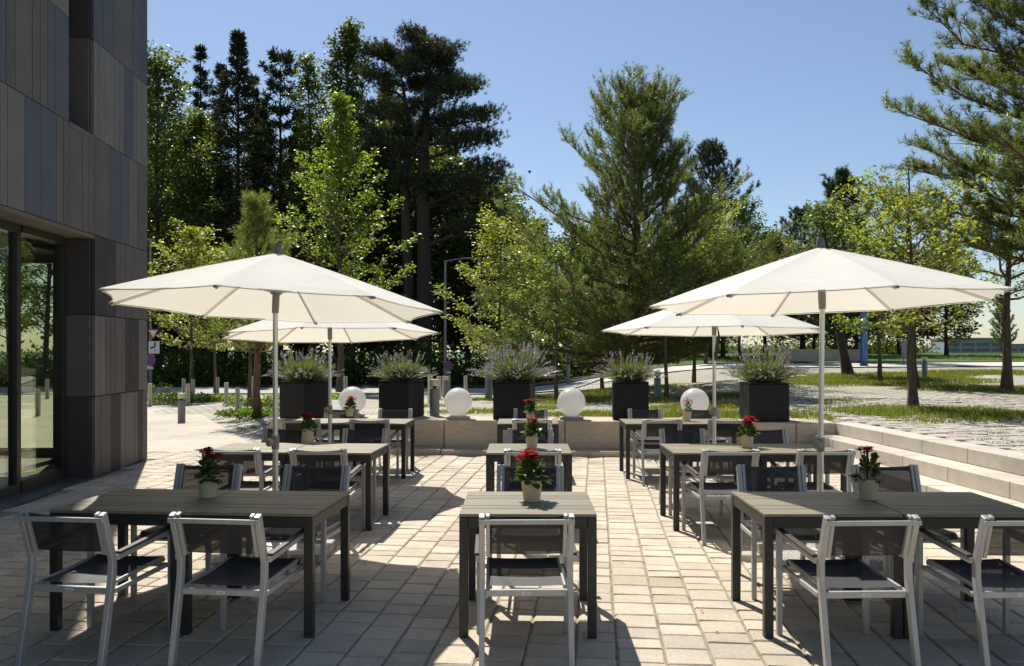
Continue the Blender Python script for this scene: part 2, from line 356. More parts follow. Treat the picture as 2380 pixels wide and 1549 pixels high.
def shell(m, f):
    nt = m.node_tree; L = nt.links.new; b = nt.nodes['Principled BSDF']; ou = [n for n in nt.nodes if n.type == 'OUTPUT_MATERIAL'][0]
    tr = nd(nt, 'ShaderNodeBsdfTranslucent'); tr.inputs[0].default_value = (.93, .92, .90, 1); mx = nd(nt, 'ShaderNodeMixShader'); mx.inputs[0].default_value = f
    L(b.outputs[0], mx.inputs[1]); L(tr.outputs[0], mx.inputs[2]); L(mx.outputs[0], ou.inputs[0])
shell(m_globe, 0.55)
lm_yellow = leaf_mat('leaf_yellow_green', (0.095, 0.140, 0.014), (0.34, 0.46, 0.030), 0.55, hue=0.014)
lm_gold = leaf_mat('leaf_gold_green', (0.115, 0.140, 0.014), (0.42, 0.47, 0.03), 0.55, hue=0.016)
lm_fresh = leaf_mat('leaf_fresh_green', (0.060, 0.100, 0.015), (0.20, 0.31, 0.03), 0.5, hue=0.02)
lm_dark = leaf_mat('leaf_dark_green', (0.048, 0.068, 0.015), (0.16, 0.22, 0.025), 0.42, hue=0.03, gloss=0.06)
lm_mid = leaf_mat('leaf_mid_green', (0.055, 0.080, 0.016), (0.22, 0.30, 0.03), 0.45, hue=0.03)
lm_spruce = leaf_mat('spruce_needles', (0.045, 0.058, 0.030), (0.06, 0.075, 0.025), 0.25, hue=0.02, gloss=0.03)
lm_bpine = leaf_mat('black_pine_needles', (0.058, 0.070, 0.040), (0.08, 0.095, 0.035), 0.25, hue=0.02, gloss=0.03)
lm_pine = leaf_mat('pine_needles', (0.095, 0.125, 0.042), (0.27, 0.33, 0.07), 0.42, hue=0.03, gloss=0.03)
lm_pinel = leaf_mat('young_pine_needles', (0.105, 0.140, 0.040), (0.32, 0.38, 0.07), 0.45, hue=0.03, gloss=0.03)
lm_grass = leaf_mat('grass_blades', (0.085, 0.105, 0.018), (0.26, 0.30, 0.035), 0.5, hue=0.03, gloss=0.05)
lm_lav = leaf_mat('lavender_stems', (0.11, 0.14, 0.055), (0.19, 0.25, 0.06), 0.45, hue=0.02, gloss=0.05)
lm_lavf = leaf_mat('lavender_flowers', (0.32, 0.275, 0.33), (0.38, 0.32, 0.39), 0.4, hue=0.02, gloss=0.02)
lm_pot = leaf_mat('pot_plant_leaves', (0.045, 0.085, 0.016), (0.13, 0.22, 0.025), 0.35, hue=0.02, gloss=0.15, rough=0.3)
lm_flower = leaf_mat('red_flowers', (0.36, 0.012, 0.022), (0.45, 0.015, 0.02), 0.35, hue=0.006, gloss=0.04)

# ------------------------------------------------------------------ ground
def grid_mesh(name, xs, ys, zf, m, lift=0.0, xf=None):
    vs = []; fs = []
    for j, y in enumerate(ys):
        for i, x in enumerate(xs):
            X = xf(x, y) if xf else x
            vs.append((X, y, zf(X, y) + lift))
    n = len(xs)
    for j in range(len(ys) - 1):
        for i in range(n - 1): fs.append((j * n + i, j * n + i + 1, (j + 1) * n + i + 1, (j + 1) * n + i))
    me = bpy.data.meshes.new(name); me.from_pydata(vs, [], fs); me.update()
    return link(name, me, m)
def span(a, b, st): return list(np.linspace(a, b, max(2, int(round((b - a) / st)) + 1)))
# far land out to the horizon
g = MB(); g.add([(-3000, -200, -6.0), (3000, -200, -6.0), (3000, 4500, -6.0), (-3000, 4500, -6.0)], [(0, 1, 2, 3)])
tag(g.build('ground', m_lawn), 'far land running out to the horizon', kind='structure')
# forecourt at terrace level, left of and under the terrace
def fore_back(x): return wall_y(x)
vs = []; fs = []; xs = span(-40, 4.9, 1.2)
for x in xs: vs += [(x, -6, -0.013), (x, wall_y(x) + 0.2, -0.013)]
for i in range(len(xs) - 1): fs.append((2 * i, 2 * i + 2, 2 * i + 3, 2 * i + 1))
me = bpy.data.meshes.new('pavement'); me.from_pydata(vs, [], fs); me.update()
fore = tag(link('pavement', me, m_joint), 'sandy bed under the terrace paving', kind='structure')
# upper ground behind the wall line: paving
def behind(u, y):  # keep x
    return u
ysb = [0.0] + list(np.linspace(0.03, 1.0, 60) ** 1.35)
xsb = sorted(set([round(v, 3) for v in span(-60, -8, 2.5) + span(-8, 12, 0.5) + span(12, 70, 2.0)]))
vs = []; fs = []
for j, t in enumerate(ysb):
    for x in xsb:
        y0 = wall_y(max(-4.6, min(5.6, x))) + 0.18
        y = y0 + (70 - y0) * t
        vs.append((x, y, gz(x, y) - 0.01))
n = len(xsb)
for j in range(len(ysb) - 1):
    for i in range(n - 1): fs.append((j * n + i, j * n + i + 1, (j + 1) * n + i + 1, (j + 1) * n + i))
me = bpy.data.meshes.new('plaza'); me.from_pydata(vs, [], fs); me.update()
tag(link('plaza', me, m_plaza), 'pale stone plaza with moss in its joints above the terrace', kind='structure')
# upper ground right of the steps
vs = []; fs = []; us = [0] + list(np.linspace(0.06, 1, 30) ** 1.5); yy = span(-6, 13.66 + 0.0, 0.7)
for y in yy:
    for u in us:
        x0 = step_x(y) + 0.30; x = x0 + (70 - x0) * u
        vs.append((x, y, 0.50 + 0.004 * max(0, x - x0) - 0.01))
n = len(us)
for j in range(len(yy) - 1):
    for i in range(n - 1): fs.append((j * n + i, j * n + i + 1, (j + 1) * n + i + 1, (j + 1) * n + i))
me = bpy.data.meshes.new('upper_plaza'); me.from_pydata(vs, [], fs); me.update()
tag(link('upper_plaza', me, m_plaza), 'paved plaza at the top of the steps', kind='structure')
# forecourt further back on the left (flat level)
def strip(name, pts_l, pts_r, m, lift, n=40):
    """sheet between two plan lines, draped on the ground"""
    vs = []; fs = []; k = 8
    for i in range(n + 1):
        t = i / n
        a = Vector(pts_l[0]).lerp(Vector(pts_l[1]), t); b = Vector(pts_r[0]).lerp(Vector(pts_r[1]), t)
        for j in range(k + 1):
            p = a.lerp(b, j / k); vs.append((p.x, p.y, gz(p.x, p.y) + lift))
    for i in range(n):
        for j in range(k): q = i * (k + 1) + j; fs.append((q, q + 1, q + k + 2, q + k + 1))
    me = bpy.data.meshes.new(name); me.from_pydata(vs, [], fs); me.update()
    bm = bmesh.new(); bm.from_mesh(me); bmesh.ops.recalc_face_normals(bm, faces=bm.faces); bm.to_mesh(me); bm.free()
    return link(name, me, m)
vs = []; fs = []; xs = span(-45, -4.34, 1.4); ys = [0, 0.12, 0.3, 0.55, 1.0]
for x in xs:
    for t in ys: y = 14.0 + 20.5 * t; vs.append((x - (0.5 * (y - 14.3) + 0.1) * 1.0 * (1 if x > -20 else 0.2), y, 0.003))
for i in range(len(xs) - 1):
    for j in range(4): q = i * 5 + j; fs.append((q, q + 1, q + 6, q + 5))
me = bpy.data.meshes.new('forecourt'); me.from_pydata(vs, [], fs); me.update()
tag(link('forecourt', me, m_leftpave), 'pale paved forecourt beside the dark building', kind='structure')
tag(strip('road', [(-60, 34.0), (1.5, 31.0)], [(-60, 39.5), (3.5, 37.0)], m_road, 0.03), 'pale road in front of the woods', kind='structure')
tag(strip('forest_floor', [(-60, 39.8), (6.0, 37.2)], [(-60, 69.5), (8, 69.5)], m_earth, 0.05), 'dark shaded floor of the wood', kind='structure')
tag(strip('path', [(3.0, 33.5), (60, 41.0)], [(3.6, 36.8), (60, 47.5)], m_path, 0.035), 'pale path along the lawn', kind='structure')
tag(strip('lawn', [(4.0, 37.0), (60, 47.8)], [(6.0, 69.5), (60, 69.5)], m_lawn, 0.06), 'green lawn on the rise', kind='structure')

# ------------------------------------------------------------------ terrace paving
random.seed(4)
def unit_paver(seed, top=0.0, th=0.06, ch=0.035):
    """unit-square block with chamfered, slightly irregular top edge"""
    rr = random.Random(seed); j = lambda a: rr.uniform(-a, a)
    cs = [(-0.5, -0.5), (0.5, -0.5), (0.5, 0.5), (-0.5, 0.5)]
    lo = [(x + j(.012), y + j(.012), -th) for x, y in cs]
    mid = [(p[0], p[1], -0.007) for p in lo]
    tp = [(p[0] * (1 - 2 * ch) + j(.01), p[1] * (1 - 2 * ch) + j(.01), j(.0012)) for p in lo]
    fs = [(8, 9, 10, 11)]
    for a in range(4):
        b = (a + 1) % 4; fs += [(a, b, b + 4, a + 4), (a + 4, b + 4, b + 8, a + 8)]
    return lo + mid + tp, fs
PV = [unit_paver(i) for i in range(8)]
PVM = []
for v, f in PV:
    me = bpy.data.meshes.new('paver'); me.from_pydata(v, [], f); me.materials.append(m_paver); me.update(); PVM.append(me)
BC = Vector((-5.80, 13.12, 0)); BPSI = R(4.9)                    # building corner, facade direction
BY = Vector((-math.sin(BPSI), math.cos(BPSI), 0)); BX = Vector((math.cos(BPSI), math.sin(BPSI), 0))
terr = empty('terrace', (WA.x, WA.y, 0), WANG, label='sunken terrace paved in pale cut stone', kind='structure')
stones = []
u = -8.5
while u < 10.2:
    w = random.uniform(0.225, 0.275); v = -12.2 + random.uniform(-.2, 0)
    while v < -0.05:
        l = random.choice([0.17, 0.20, 0.22, 0.24, 0.26, 0.29]) + random.uniform(-.01, .01)
        c = WA + WU * (u + w / 2) + WV * (v + l / 2)
        rel = c - BC
        ok = (rel.dot(BX) > 0.08 or rel.dot(BY) > 0.05) and c.y > 2.2 and c.x < step_x(c.y) - 0.58
        if ok and v + l < -0.10: stones.append((u + w / 2, v + l / 2, w - 0.015, l - 0.014, c))
        v += l
    u += w
def shows(s):
    c = s[4]; d = max(0.5, c.y); px = CX + c.x / d * FPX; py = HZ + CAMZ * FPX / d
    if px < -60 or px > 2440 or py > 1620: return -1
    return s[2] * s[3] / d ** 3
stones.sort(key=shows, reverse=True)
rest = MB()
for i, (a, b, w, l, c) in enumerate(stones):
    k = random.randrange(8); rz = random.uniform(-.018, .018); dz = random.uniform(-.003, .003)
    if i < 300:
        o = link('paver', PVM[k], None, terr); o.location = (a, b, dz); o.scale = (w, l, 1); o.rotation_euler = (random.uniform(-.006, .006), random.uniform(-.006, .006), rz)
    else:
        cr, sr = math.cos(rz), math.sin(rz)
        rest.add([(a + x * w * cr - y * l * sr, b + x * w * sr + y * l * cr, z + dz) for x, y, z in PV[k][0]], PV[k][1])
tag(rest.build('paver_field', m_paver, terr), 'further rows of the terrace paving', kind='stuff')

# plaza pavers right of the steps and behind the wall
plz = empty('plaza_paving', (WB.x, WB.y, 0), math.atan2(-SD.x, -SD.y) * -1, label='rough stone paving with grassy joints beside the steps', kind='structure')
pst = []
Mi = plz.matrix_basis.inverted()
row = 0; y = -6.0
while y < 5.2:
    l = 0.225; x = 0.46 + (0.13 if row % 2 else 0.0)
    while x < 12:
        w = random.choice([0.24, 0.28, 0.30, 0.34])
        cen = plz.matrix_basis @ Vector((x + w / 2, y + l / 2, 0))
        z = (gz(cen.x, cen.y) if cen.y > wall_y(min(5.6, cen.x)) + 0.3 else 0.50 + 0.004 * max(0, cen.x - step_x(cen.y) - .3))
        pst.append((x + w / 2, y + l / 2, w - 0.035, l - 0.035, z + 0.012, cen))
        x += w
    y += l; row += 1
def shows2(s):
    c = s[5]; d = max(0.5, c.y); px = CX + c.x / d * FPX
    if px > 2440 or d < 6: return -1
    return s[2] * s[3] / d ** 3
pst.sort(key=shows2, reverse=True)
rest = MB()
PPM = []
for k in range(8):
    me = bpy.data.meshes.new('paver'); me.from_pydata(PV[k][0], [], PV[k][1]); me.materials.append(m_plaza_paver); me.update(); PPM.append(me)
for i, (a, b, w, l, z, c) in enumerate(pst):
    if shows2((a, b, w, l, z, c)) < 0: continue
    if random.random() < 0.03: continue
    k = random.randrange(8); rz = random.uniform(-.03, .03); dz = random.uniform(-.006, .006)
    if i < 300:
        o = link('paver', PPM[k], None, plz); o.location = (a, b, z + dz); o.scale = (w, l, 1); o.rotation_euler = (random.uniform(-.015, .015), random.uniform(-.015, .015), rz)
    else:
        cr, sr = math.cos(rz), math.sin(rz)
        rest.add([(a + x * w * cr - yv * l * sr, b + x * w * sr + yv * l * cr, z + dz + zz) for x, yv, zz in PV[k][0]], PV[k][1])
tag(rest.build('paver_field', m_plaza_paver, plz), 'further rows of rough plaza paving', kind='stuff')

# ------------------------------------------------------------------ retaining wall and steps
wall = empty('retaining_wall', WA, WANG, label='low beige stone retaining wall behind the tables with planters on top', cat='wall')
random.seed(8); x = 0.0; WL = (WB - WA).length
joints = [0, 0.95, 2.95, 4.92, 6.90, 8.55, WL]
for a, b in zip(joints[:-1], joints[1:]):
    MB().bx(a + .006, b - .006, 0.0, 0.95, 0.0, 0.53).build('block', m_wallstone, wall, bevel=.010)
x = 0.05
while x < WL - 0.9:
    L_ = min(1.45, WL - 0.85 - x)
    MB().bx(x + .004, x + L_ - .004, -0.34, -0.004, -0.02, 0.085 + random.uniform(-.004, .004)).build('footing_stone', m_wallstone, wall, bevel=.012)
    x += L_
srot = math.atan2(SD.y, SD.x)
for i, (off, zt, cat_l) in enumerate(((-0.74, 0.177, 'lowest'), (-0.37, 0.353, 'middle'), (0.0, 0.533, 'topmost'))):
    o = empty('stone_step', (WB.x + off, WB.y - 0.09, 0), srot, label='%s of the three pale stone steps right of the tables' % cat_l, cat='step', group='stone steps up to the plaza')
    s = -0.17
    k = 0; seg = [0.55, 1.0, 1.02, 0.98, 1.1, 1.0, 1.05, 1.0, 1.0, 1.0, 1.0, 1.0]
    if i == 1: seg[0] = 0.8
    if i == 0: seg[0] = 1.05
    for L_ in seg:
        # local +x runs along the step towards the camera, local +y is towards the plaza (right)
        MB().bx(s + .003, s + L_ - .003, 0.0, 0.40 if i < 2 else 0.36, zt - 0.177 - (0.02 if i == 0 else -.002), zt).build('step_block', m_stepstone, o, bevel=.006)
        s += L_

# ------------------------------------------------------------------ building on the left
bld = empty('stone_clad_building', BC, BPSI, label='dark building clad in vertical grey and brown stone panels, left edge', cat='building')
def s_of(px, x=0.0):
    """distance along the facade (towards the camera) of the sight line px on the plane local x"""
    d0 = plan(px, 1.0); o = BC + BX * x
    # solve t*d0 = o - s*BY
    det = d0.x * BY.y - d0.y * BY.x
    t = (o.x * BY.y - o.y * BY.x) / det
    return (o - d0 * t).dot(BY)
Z = 0.3642
S0 = s_of(605 * Z)                  # where the ground-floor glazing begins
RZ = [0.0, 1.065, 2.13, 3.18, 4.46, 5.73, 7.0, 8.27, 9.54, 10.81, 12.08, 13.35]
BR, LB, BG, DK = m_brown, m_brownl, m_bluegrey, m_darkp
def panel(s0, s1, z0, z1, m, x=0.0):
    if s1 - s0 < 0.03: return
    MB().bx(x - 0.045, x + random.uniform(-.001, .001), -s1 + .006, -s0 - .006, z0 + .006, z1 - .006).build('panel', m, bld)
def row(i, edges, mats):
    """edges in zoom columns from near (small) to far; mats between them"""
    for a, b, m in zip(edges[:-1], edges[1:], mats):
        if m is None: continue
        sa, sb = s_of(a * Z), s_of(min(b, 941) * Z)
        panel(max(sb, 0.0), sa, RZ[i], RZ[i + 1], m)
random.seed(21)
row(0, [605, 640, 708, 770, 802, 857, 882, 910, 945], [BR, BR, DK, LB, LB, BR, DK, BR])
row(1, [605, 640, 673, 707, 738, 800, 830, 885, 945], [LB, LB, BR, BR, BR, DK, DK, LB])
row(2, [605, 672, 738, 770, 798, 855, 882, 908, 945], [DK, DK, BR, BR, BR, BR, BR, BR])
row(3, [0, 48, 160, 262, 360, 403, 446, 525, 565, 603, 702, 768, 825, 855, 878, 945], [LB, LB, BG, BG, BR, BR, BR, BR, BR, BR, BG, BG, LB, LB, BR])
row(4, [0, 38, 98, 206, 256, 305, 350, 440], [BG, BR, BR, BR, BR, BG, BG])
row(4, [598, 633, 666, 730, 763, 792, 848, 876, 905, 945], [LB, LB, LB, LB, LB, BG, LB, LB, LB])
row(5, [0, 60, 160, 300, 370, 440], [BR, BR, BR, LB, LB])
row(5, [598, 660, 728, 845, 898, 945], [BG, BG, BR, BG, BG])
row(6, [0, 160, 300, 440], [BG, BR, BR]); row(6, [598, 700, 800, 870, 945], [BR, BR, LB, BR])
SN = s_of(0)
for i in range(3, 11):
    s = SN
    if i >= 7: s = 0.0
    while s < 15:
        w = random.choice([0.22, 0.3, 0.42, 0.55, 0.6]); m = random.choice([BR, LB, BG, BR])
        panel(s, min(15, s + w), RZ[i], RZ[i + 1], m); s += w
SA, SB = s_of(440 * Z), s_of(598 * Z)          # upper recessed window
REC = 0.42
# core body (behind the cladding), with the window recess and the glazed ground floor left open
cb = MB()
cb.bx(-10, -0.06, -SB, 0, 3.2, 14); cb.bx(-10, -0.06, -15, -SA, 3.2, 14)
cb.bx(-10, -0.06, -SA, -SB, 3.2, RZ[4] - 0.06); cb.bx(-10, -0.06, -SA, -SB, RZ[7], 14)
cb.bx(-10, -REC - 0.1, -SA, -SB, RZ[4] - 0.06, RZ[7])
cb.bx(-0.50, -0.06, -S0 + 0.05, -S0 + .35, 0.0, 3.2); cb.bx(-0.30, -0.06, -S0 + .36, -.32, 0.0, 3.2); cb.bx(-1.25, -0.06, -.31, -0.004, 0.0, 3.2); cb.bx(-10, -7.2, -S0 + .05, -0.004, 0.0, 3.2)
cb.build('core', m_core, bld)
# far end face of the building (faces the woods)
for i in range(11):
    for xa, xb in (((-10, -0.05),) if i > 2 else ((-10, -7.2), (-1.25, -0.05))):
        MB().bx(xa, xb, 0.004, 0.045, RZ[i] + .004, RZ[i + 1] - .004).build('end_panel', random.choice([BR, LB, BG]), bld)
# upper window recess: reveals, sill, dark pane
for z0, z1, m in ((RZ[4], RZ[5], BR), (RZ[5], RZ[6], DK), (RZ[6], RZ[7], DK)):
    MB().bx(-REC, -0.052, -SB - .04, -SB - 0.002, z0 + .004, z1 - .004).build('reveal_panel', m, bld)
MB().bx(-REC, 0.012, -SA + .004, -SB - 0.045, RZ[4] - 0.055, RZ[4] + 0.005).build('window_sill', BR, bld)
wr = MB().bx(-REC - 0.09, -REC - 0.05, -SA + .03, -SB - .09, RZ[4] + .01, RZ[7]).build('window', m_glass, bld)
MB().bx(-REC - 0.05, -REC, -SB - .09, -SB - 0.042, RZ[4] + .01, RZ[7]).build('frame', m_frame, wr)
# ground floor glazing
GD = 0.36; SG = 14.0
MB().bx(-1.2, -0.002, -SG, -S0 - .004, 3.13, 3.176).build('soffit', m_soffit, bld)
MB().bx(-10, -1.2, -SG, -0.01, 3.13, 3.17).build('ceiling', m_soffit, bld)
for z0, z1, m in ((0, RZ[1], DK), (RZ[1], RZ[2], BR), (RZ[2], 3.125, DK)):
    MB().bx(-GD, -0.052, -S0 - .04, -S0 + .0, z0 + .004, z1 - .004).build('reveal_panel', m, bld)
MB().bx(-10, -GD - 0.02, -SG, -S0 - .05, -0.02, 0.05).build('floor_slab', m_lobby, bld); MB().bx(-7.2, -1.26, -S0 - .046, -.02, -0.02, 0.048).build('floor_slab', m_lobby, bld)
MB().bx(-GD - .02, 0.0, -SG, -S0 - .05, -0.02, 0.014).build('threshold', mat('threshold_stone', (0.07, 0.07, 0.075), rough=0.5), bld)
MB().bx(-7.2, -7.0, -SG, -0.1, 0.05, 3.1).build('back_wall', m_inner, bld)
MB().bx(-7.0, -GD - .2, -SG - .1, -SG, 0.05, 3.1).build('side_wall', m_inner, bld)
gx = -GD
sm2 = s_of(49, gx + .02); sm1 = sm2 + .07
sd0, sd1 = s_of(400 * 0.3642, gx), s_of(372 * 0.3642, gx)
sd0 = S0 + .11
MB().bx(gx - 0.09, gx + 0.02, -S0 - .11, -S0 - .045, 0.02, 3.12).build('window_frame', m_frame, bld)
MB().bx(gx - 0.08, gx + 0.02, -sm1, -sm2, 0.02, 3.12).build('mullion', m_frame, bld)
MB().bx(gx - 0.08, gx + 0.04, -sm2, -sd0, 3.04, 3.12).build('head_rail', m_frame, bld)
MB().bx(gx - 0.07, gx + 0.035, -sm2, -sd0, 0.015, 0.15).build('bottom_rail', m_frame, bld)
MB().bx(gx - 0.035, gx - 0.015, -sm2, -sd0, 0.15, 3.04).build('pane', m_glass, bld)
# far end of the lobby: glazed screen towards the wood
for xa, xb in ((-1.36, -1.255), (-3.3, -3.2), (-5.2, -5.1), (-7.0, -6.92)): MB().bx(xa, xb, -.12, -.02, .05, 3.12).build('stile', m_frame, bld)
for xa, xb in ((-3.2, -1.36), (-5.1, -3.3), (-6.92, -5.2)):
    MB().bx(xa, xb, -.11, -.03, 2.99, 3.12).build('head_rail', m_frame, bld); MB().bx(xa, xb, -.11, -.03, .05, .19).build('bottom_rail', m_frame, bld)
    MB().bx(xa, xb, -.075, -.06, .19, 2.99).build('pane', m_glass, bld)
s = sm1
for k in range(3):
    e = s + 2.3
    MB().bx(gx - 0.035, gx - 0.015, -e + .04, -s - .05, 0.13, 3.02).build('pane', m_glass, bld)
    MB().bx(gx - 0.07, gx + 0.03, -e, -s, 0.015, 0.128).build('bottom_rail', m_frame, bld)
    MB().bx(gx - 0.07, gx + 0.03, -e, -s, 3.022, 3.12).build('head_rail', m_frame, bld)
    MB().bx(gx - 0.07, gx + 0.032, -s - .05, -s - .004, 0.13, 3.02).build('stile', m_frame, bld)
    if e < SG - .2: MB().bx(gx - 0.08, gx + 0.02, -e - 0.30, -e, 0.02, 3.12).build('mullion', m_frame, bld)
    s = e + 0.30

# ------------------------------------------------------------------ furniture
TH = 0.72
def make_table():
    t = empty('patio_table')
    y = 0.4
    for w in (0.17, 0.11, 0.24, 0.11, 0.17):
        MB().bx(-0.398, 0.398, y - w + .0035, y - .0035, TH - 0.018, TH).build('plank', m_plank, t, bevel=.0025); y -= w
    MB().bx(-.35, .35, -.35, .35, TH - .032, TH - .026).build('gap_shade_sheet', m_tframe, t)  # black sheet added below the planks to stand in for shade in the gaps
    for sx in (-1, 1):
        for sy in (-1, 1):
            MB().box((sx * .372, sy * .372, (TH - .02) / 2), (.052, .052, TH - .02)).build('leg', m_tframe, t, bevel=.003)
        MB().box((sx * .374, 0, TH - .052), (.044, .69, .062)).build('apron', m_tframe, t, bevel=.002)
    for sy in (-1, 1): MB().box((0, sy * .374, TH - .052), (.69, .044, .062)).build('apron', m_tframe, t, bevel=.002)
    return t
def make_chair():
    c = empty('garden_armchair')
    zb = lambda z: -0.275 - 0.085 * max(0, (z - 0.56)) / 0.25        # rake of the upper post
    for s in (-1, 1):
        MB().sweep([(s * .232, -0.375, 0), (s * .232, -0.30, .36), (s * .232, -0.278, .47), (s * .232, -0.275, .56), (s * .232, zb(.815), .815)], .030, .042).build('rear_leg', m_alu, c, bevel=.003)
        MB().box((s * .258, .275, .296), (.030, .036, .592)).build('front_leg', m_alu, c, bevel=.003)
        a = MB().sweep([(s * .258, .291, .600), (s * .256, -.275, .568)], .022, .030).build('armrest', m_alu, c, bevel=.003)
        MB().sweep([(s * .258, .294, .622), (s * .256, -.262, .5905)], .034, .014).build('wood_strip', m_armwood, a, bevel=.002)
        MB().sweep([(s * .200, zb(.605) + .004, .590), (s * .2015, zb(.818) + .004, .818)], .020, .032).build('sling_rail', m_alu, c, bevel=.002)
        MB().sweep([(s * .241, .260, .398), (s * .241, -.268, .388)], .016, .026).build('side_rail', m_alu, c, bevel=.002)
        MB().sweep([(s * .205, .262, .436), (s * .205, -.258, .415)], .014, .020).build('seat_rail', m_alu, c, bevel=.002)
        MB().box((s * .19, .262, .413), (.02, .018, .03)).build('bracket', m_alu, c)
    MB().bx(-.247, .247, zb(.785) - .040, zb(.785) - .022, .772, .796).build('back_bar', m_alu, c, bevel=.002)
    MB().bx(-.217, .217, -.296, -.270, .376, .410).build('rear_rail', m_alu, c, bevel=.003)
    MB().bx(-.243, .243, .262, .284, .382, .404).build('front_rail', m_alu, c, bevel=.002)
    # slings
    vs = []; fs = []; nx, nz = 12, 8
    for j in range(nz + 1):
        z = .598 + .214 * j / nz
        for i in range(nx + 1):
            q = i / nx * 2 - 1; vs.append((q * .197, zb(z) - .014 * (1 - q * q) + .006, z - (.012 * (1 - q * q) if j == nz else 0)))
    for j in range(nz):
        for i in range(nx): a = j * (nx + 1) + i; fs.append((a, a + 1, a + nx + 2, a + nx + 1))
    me = bpy.data.meshes.new('backrest'); me.from_pydata(vs, [], fs); me.polygons.foreach_set('use_smooth', [True] * len(fs)); me.update()
    link('backrest', me, m_fabric, c)
    vs = []; fs = []
    prof = [(.286, .405), (.296, .420), (.288, .437), (.262, .447)] + [(.262 - .52 * k / 8, .447 - .021 * k / 8 - .016 * math.sin(math.pi * k / 8)) for k in range(1, 9)]
    for y, z in prof:
        for i in range(nx + 1): q = i / nx * 2 - 1; vs.append((q * .209, y, z - .006 * (1 - q * q)))
    for j in range(len(prof) - 1):
        for i in range(nx): a = j * (nx + 1) + i; fs.append((a, a + 1, a + nx + 2, a + nx + 1))
    me = bpy.data.meshes.new('seat'); me.from_pydata(vs, [], fs); me.polygons.foreach_set('use_smooth', [True] * len(fs)); me.update()
    link('seat', me, m_seat, c)
    p = MB().bx(-.021, .021, -.2985, -.2955, .386, .402).build('maker_plate', m_white, c)
    cu = bpy.data.curves.new('lettering', 'FONT'); cu.body = '·resol·'; cu.size = .0135; cu.align_x = 'CENTER'; cu.align_y = 'CENTER'; cu.extrude = .0002
    to = bpy.data.objects.new('tmp', cu); col.objects.link(to); bpy.context.view_layer.update()
    me = bpy.data.meshes.new_from_object(to.evaluated_get(bpy.context.evaluated_depsgraph_get())); bpy.data.objects.remove(to)
    me.materials.clear(); lt = link('lettering', me, m_black, p); lt.rotation_euler = (R(90), 0, 0); lt.location = (0, -.2992, .394)
    return c
rj = random.Random(3)
table0, chair0 = make_table(), make_chair()
used = {'t': False, 'c': False}
def place_table(p, rz, label):
    o = copy_tree(table0) if used['t'] else table0; used['t'] = True
    o.location = p; o.rotation_euler = (0, 0, rz)
    return tag(o, label, 'table', 'patio tables on the terrace')
def place_chair(p, rz, label):
    o = copy_tree(chair0) if used['c'] else chair0; used['c'] = True
    j_ = rj.uniform(-1, 1)
    o.location = Vector(p) + Vector((rj.uniform(-.012, .012), rj.uniform(-.02, .02), 0)); o.rotation_euler = (0, 0, rz + R(2.2) * j_)
    return tag(o, label, 'chair', 'silver and black armchairs at the patio tables')
rows_ = {'front': 4.96, 'middle': 7.92, 'back': 11.1}
# column anchors (frame column of a front corner of the table top) per row
def front_y(d): return HZ + (CAMZ - TH) * FPX / d
groups = []
def pair(rown, side, px_in, ang, d=None):
    """two tables pushed together; px_in: the front corner nearest the middle aisle"""
    d = d or rows_[rown]; c = plan(px_in, d); u = Vector((math.cos(ang), math.sin(ang), 0)); v = Vector((-u.y, u.x, 0))
    if side == 'left': cs = [c - u * 1.206 + v * .4, c - u * .4 + v * .4]
    else: cs = [c + u * .4 + v * .4, c + u * 1.206 + v * .4]
    for nm, p in zip(('left', 'right'), cs):
        place_table(p, ang, '%s half of the %s row table pair on the %s' % (nm, rown, side))
    return cs, u, v
def seats(cs, u, v, ang, rown, colname, near, far, nd_=0.42, fd_=0.40):
    for k, p in enumerate(cs):
        nm = (('left ', 'right ')[k] if len(cs) == 2 else '')
        place_chair(p + u * near[k][0] - v * (0.40 + near[k][1]), ang + near[k][2], 'armchair on camera side of %s row %s table, %schair, silver back bar showing' % (rown, colname, nm))
        place_chair(p + u * far[k][0] + v * (0.40 + far[k][1]), ang + math.pi + far[k][2], 'armchair facing camera behind %s row %s table, %schair, black sling' % (rown, colname, nm))
def pc(px): return px
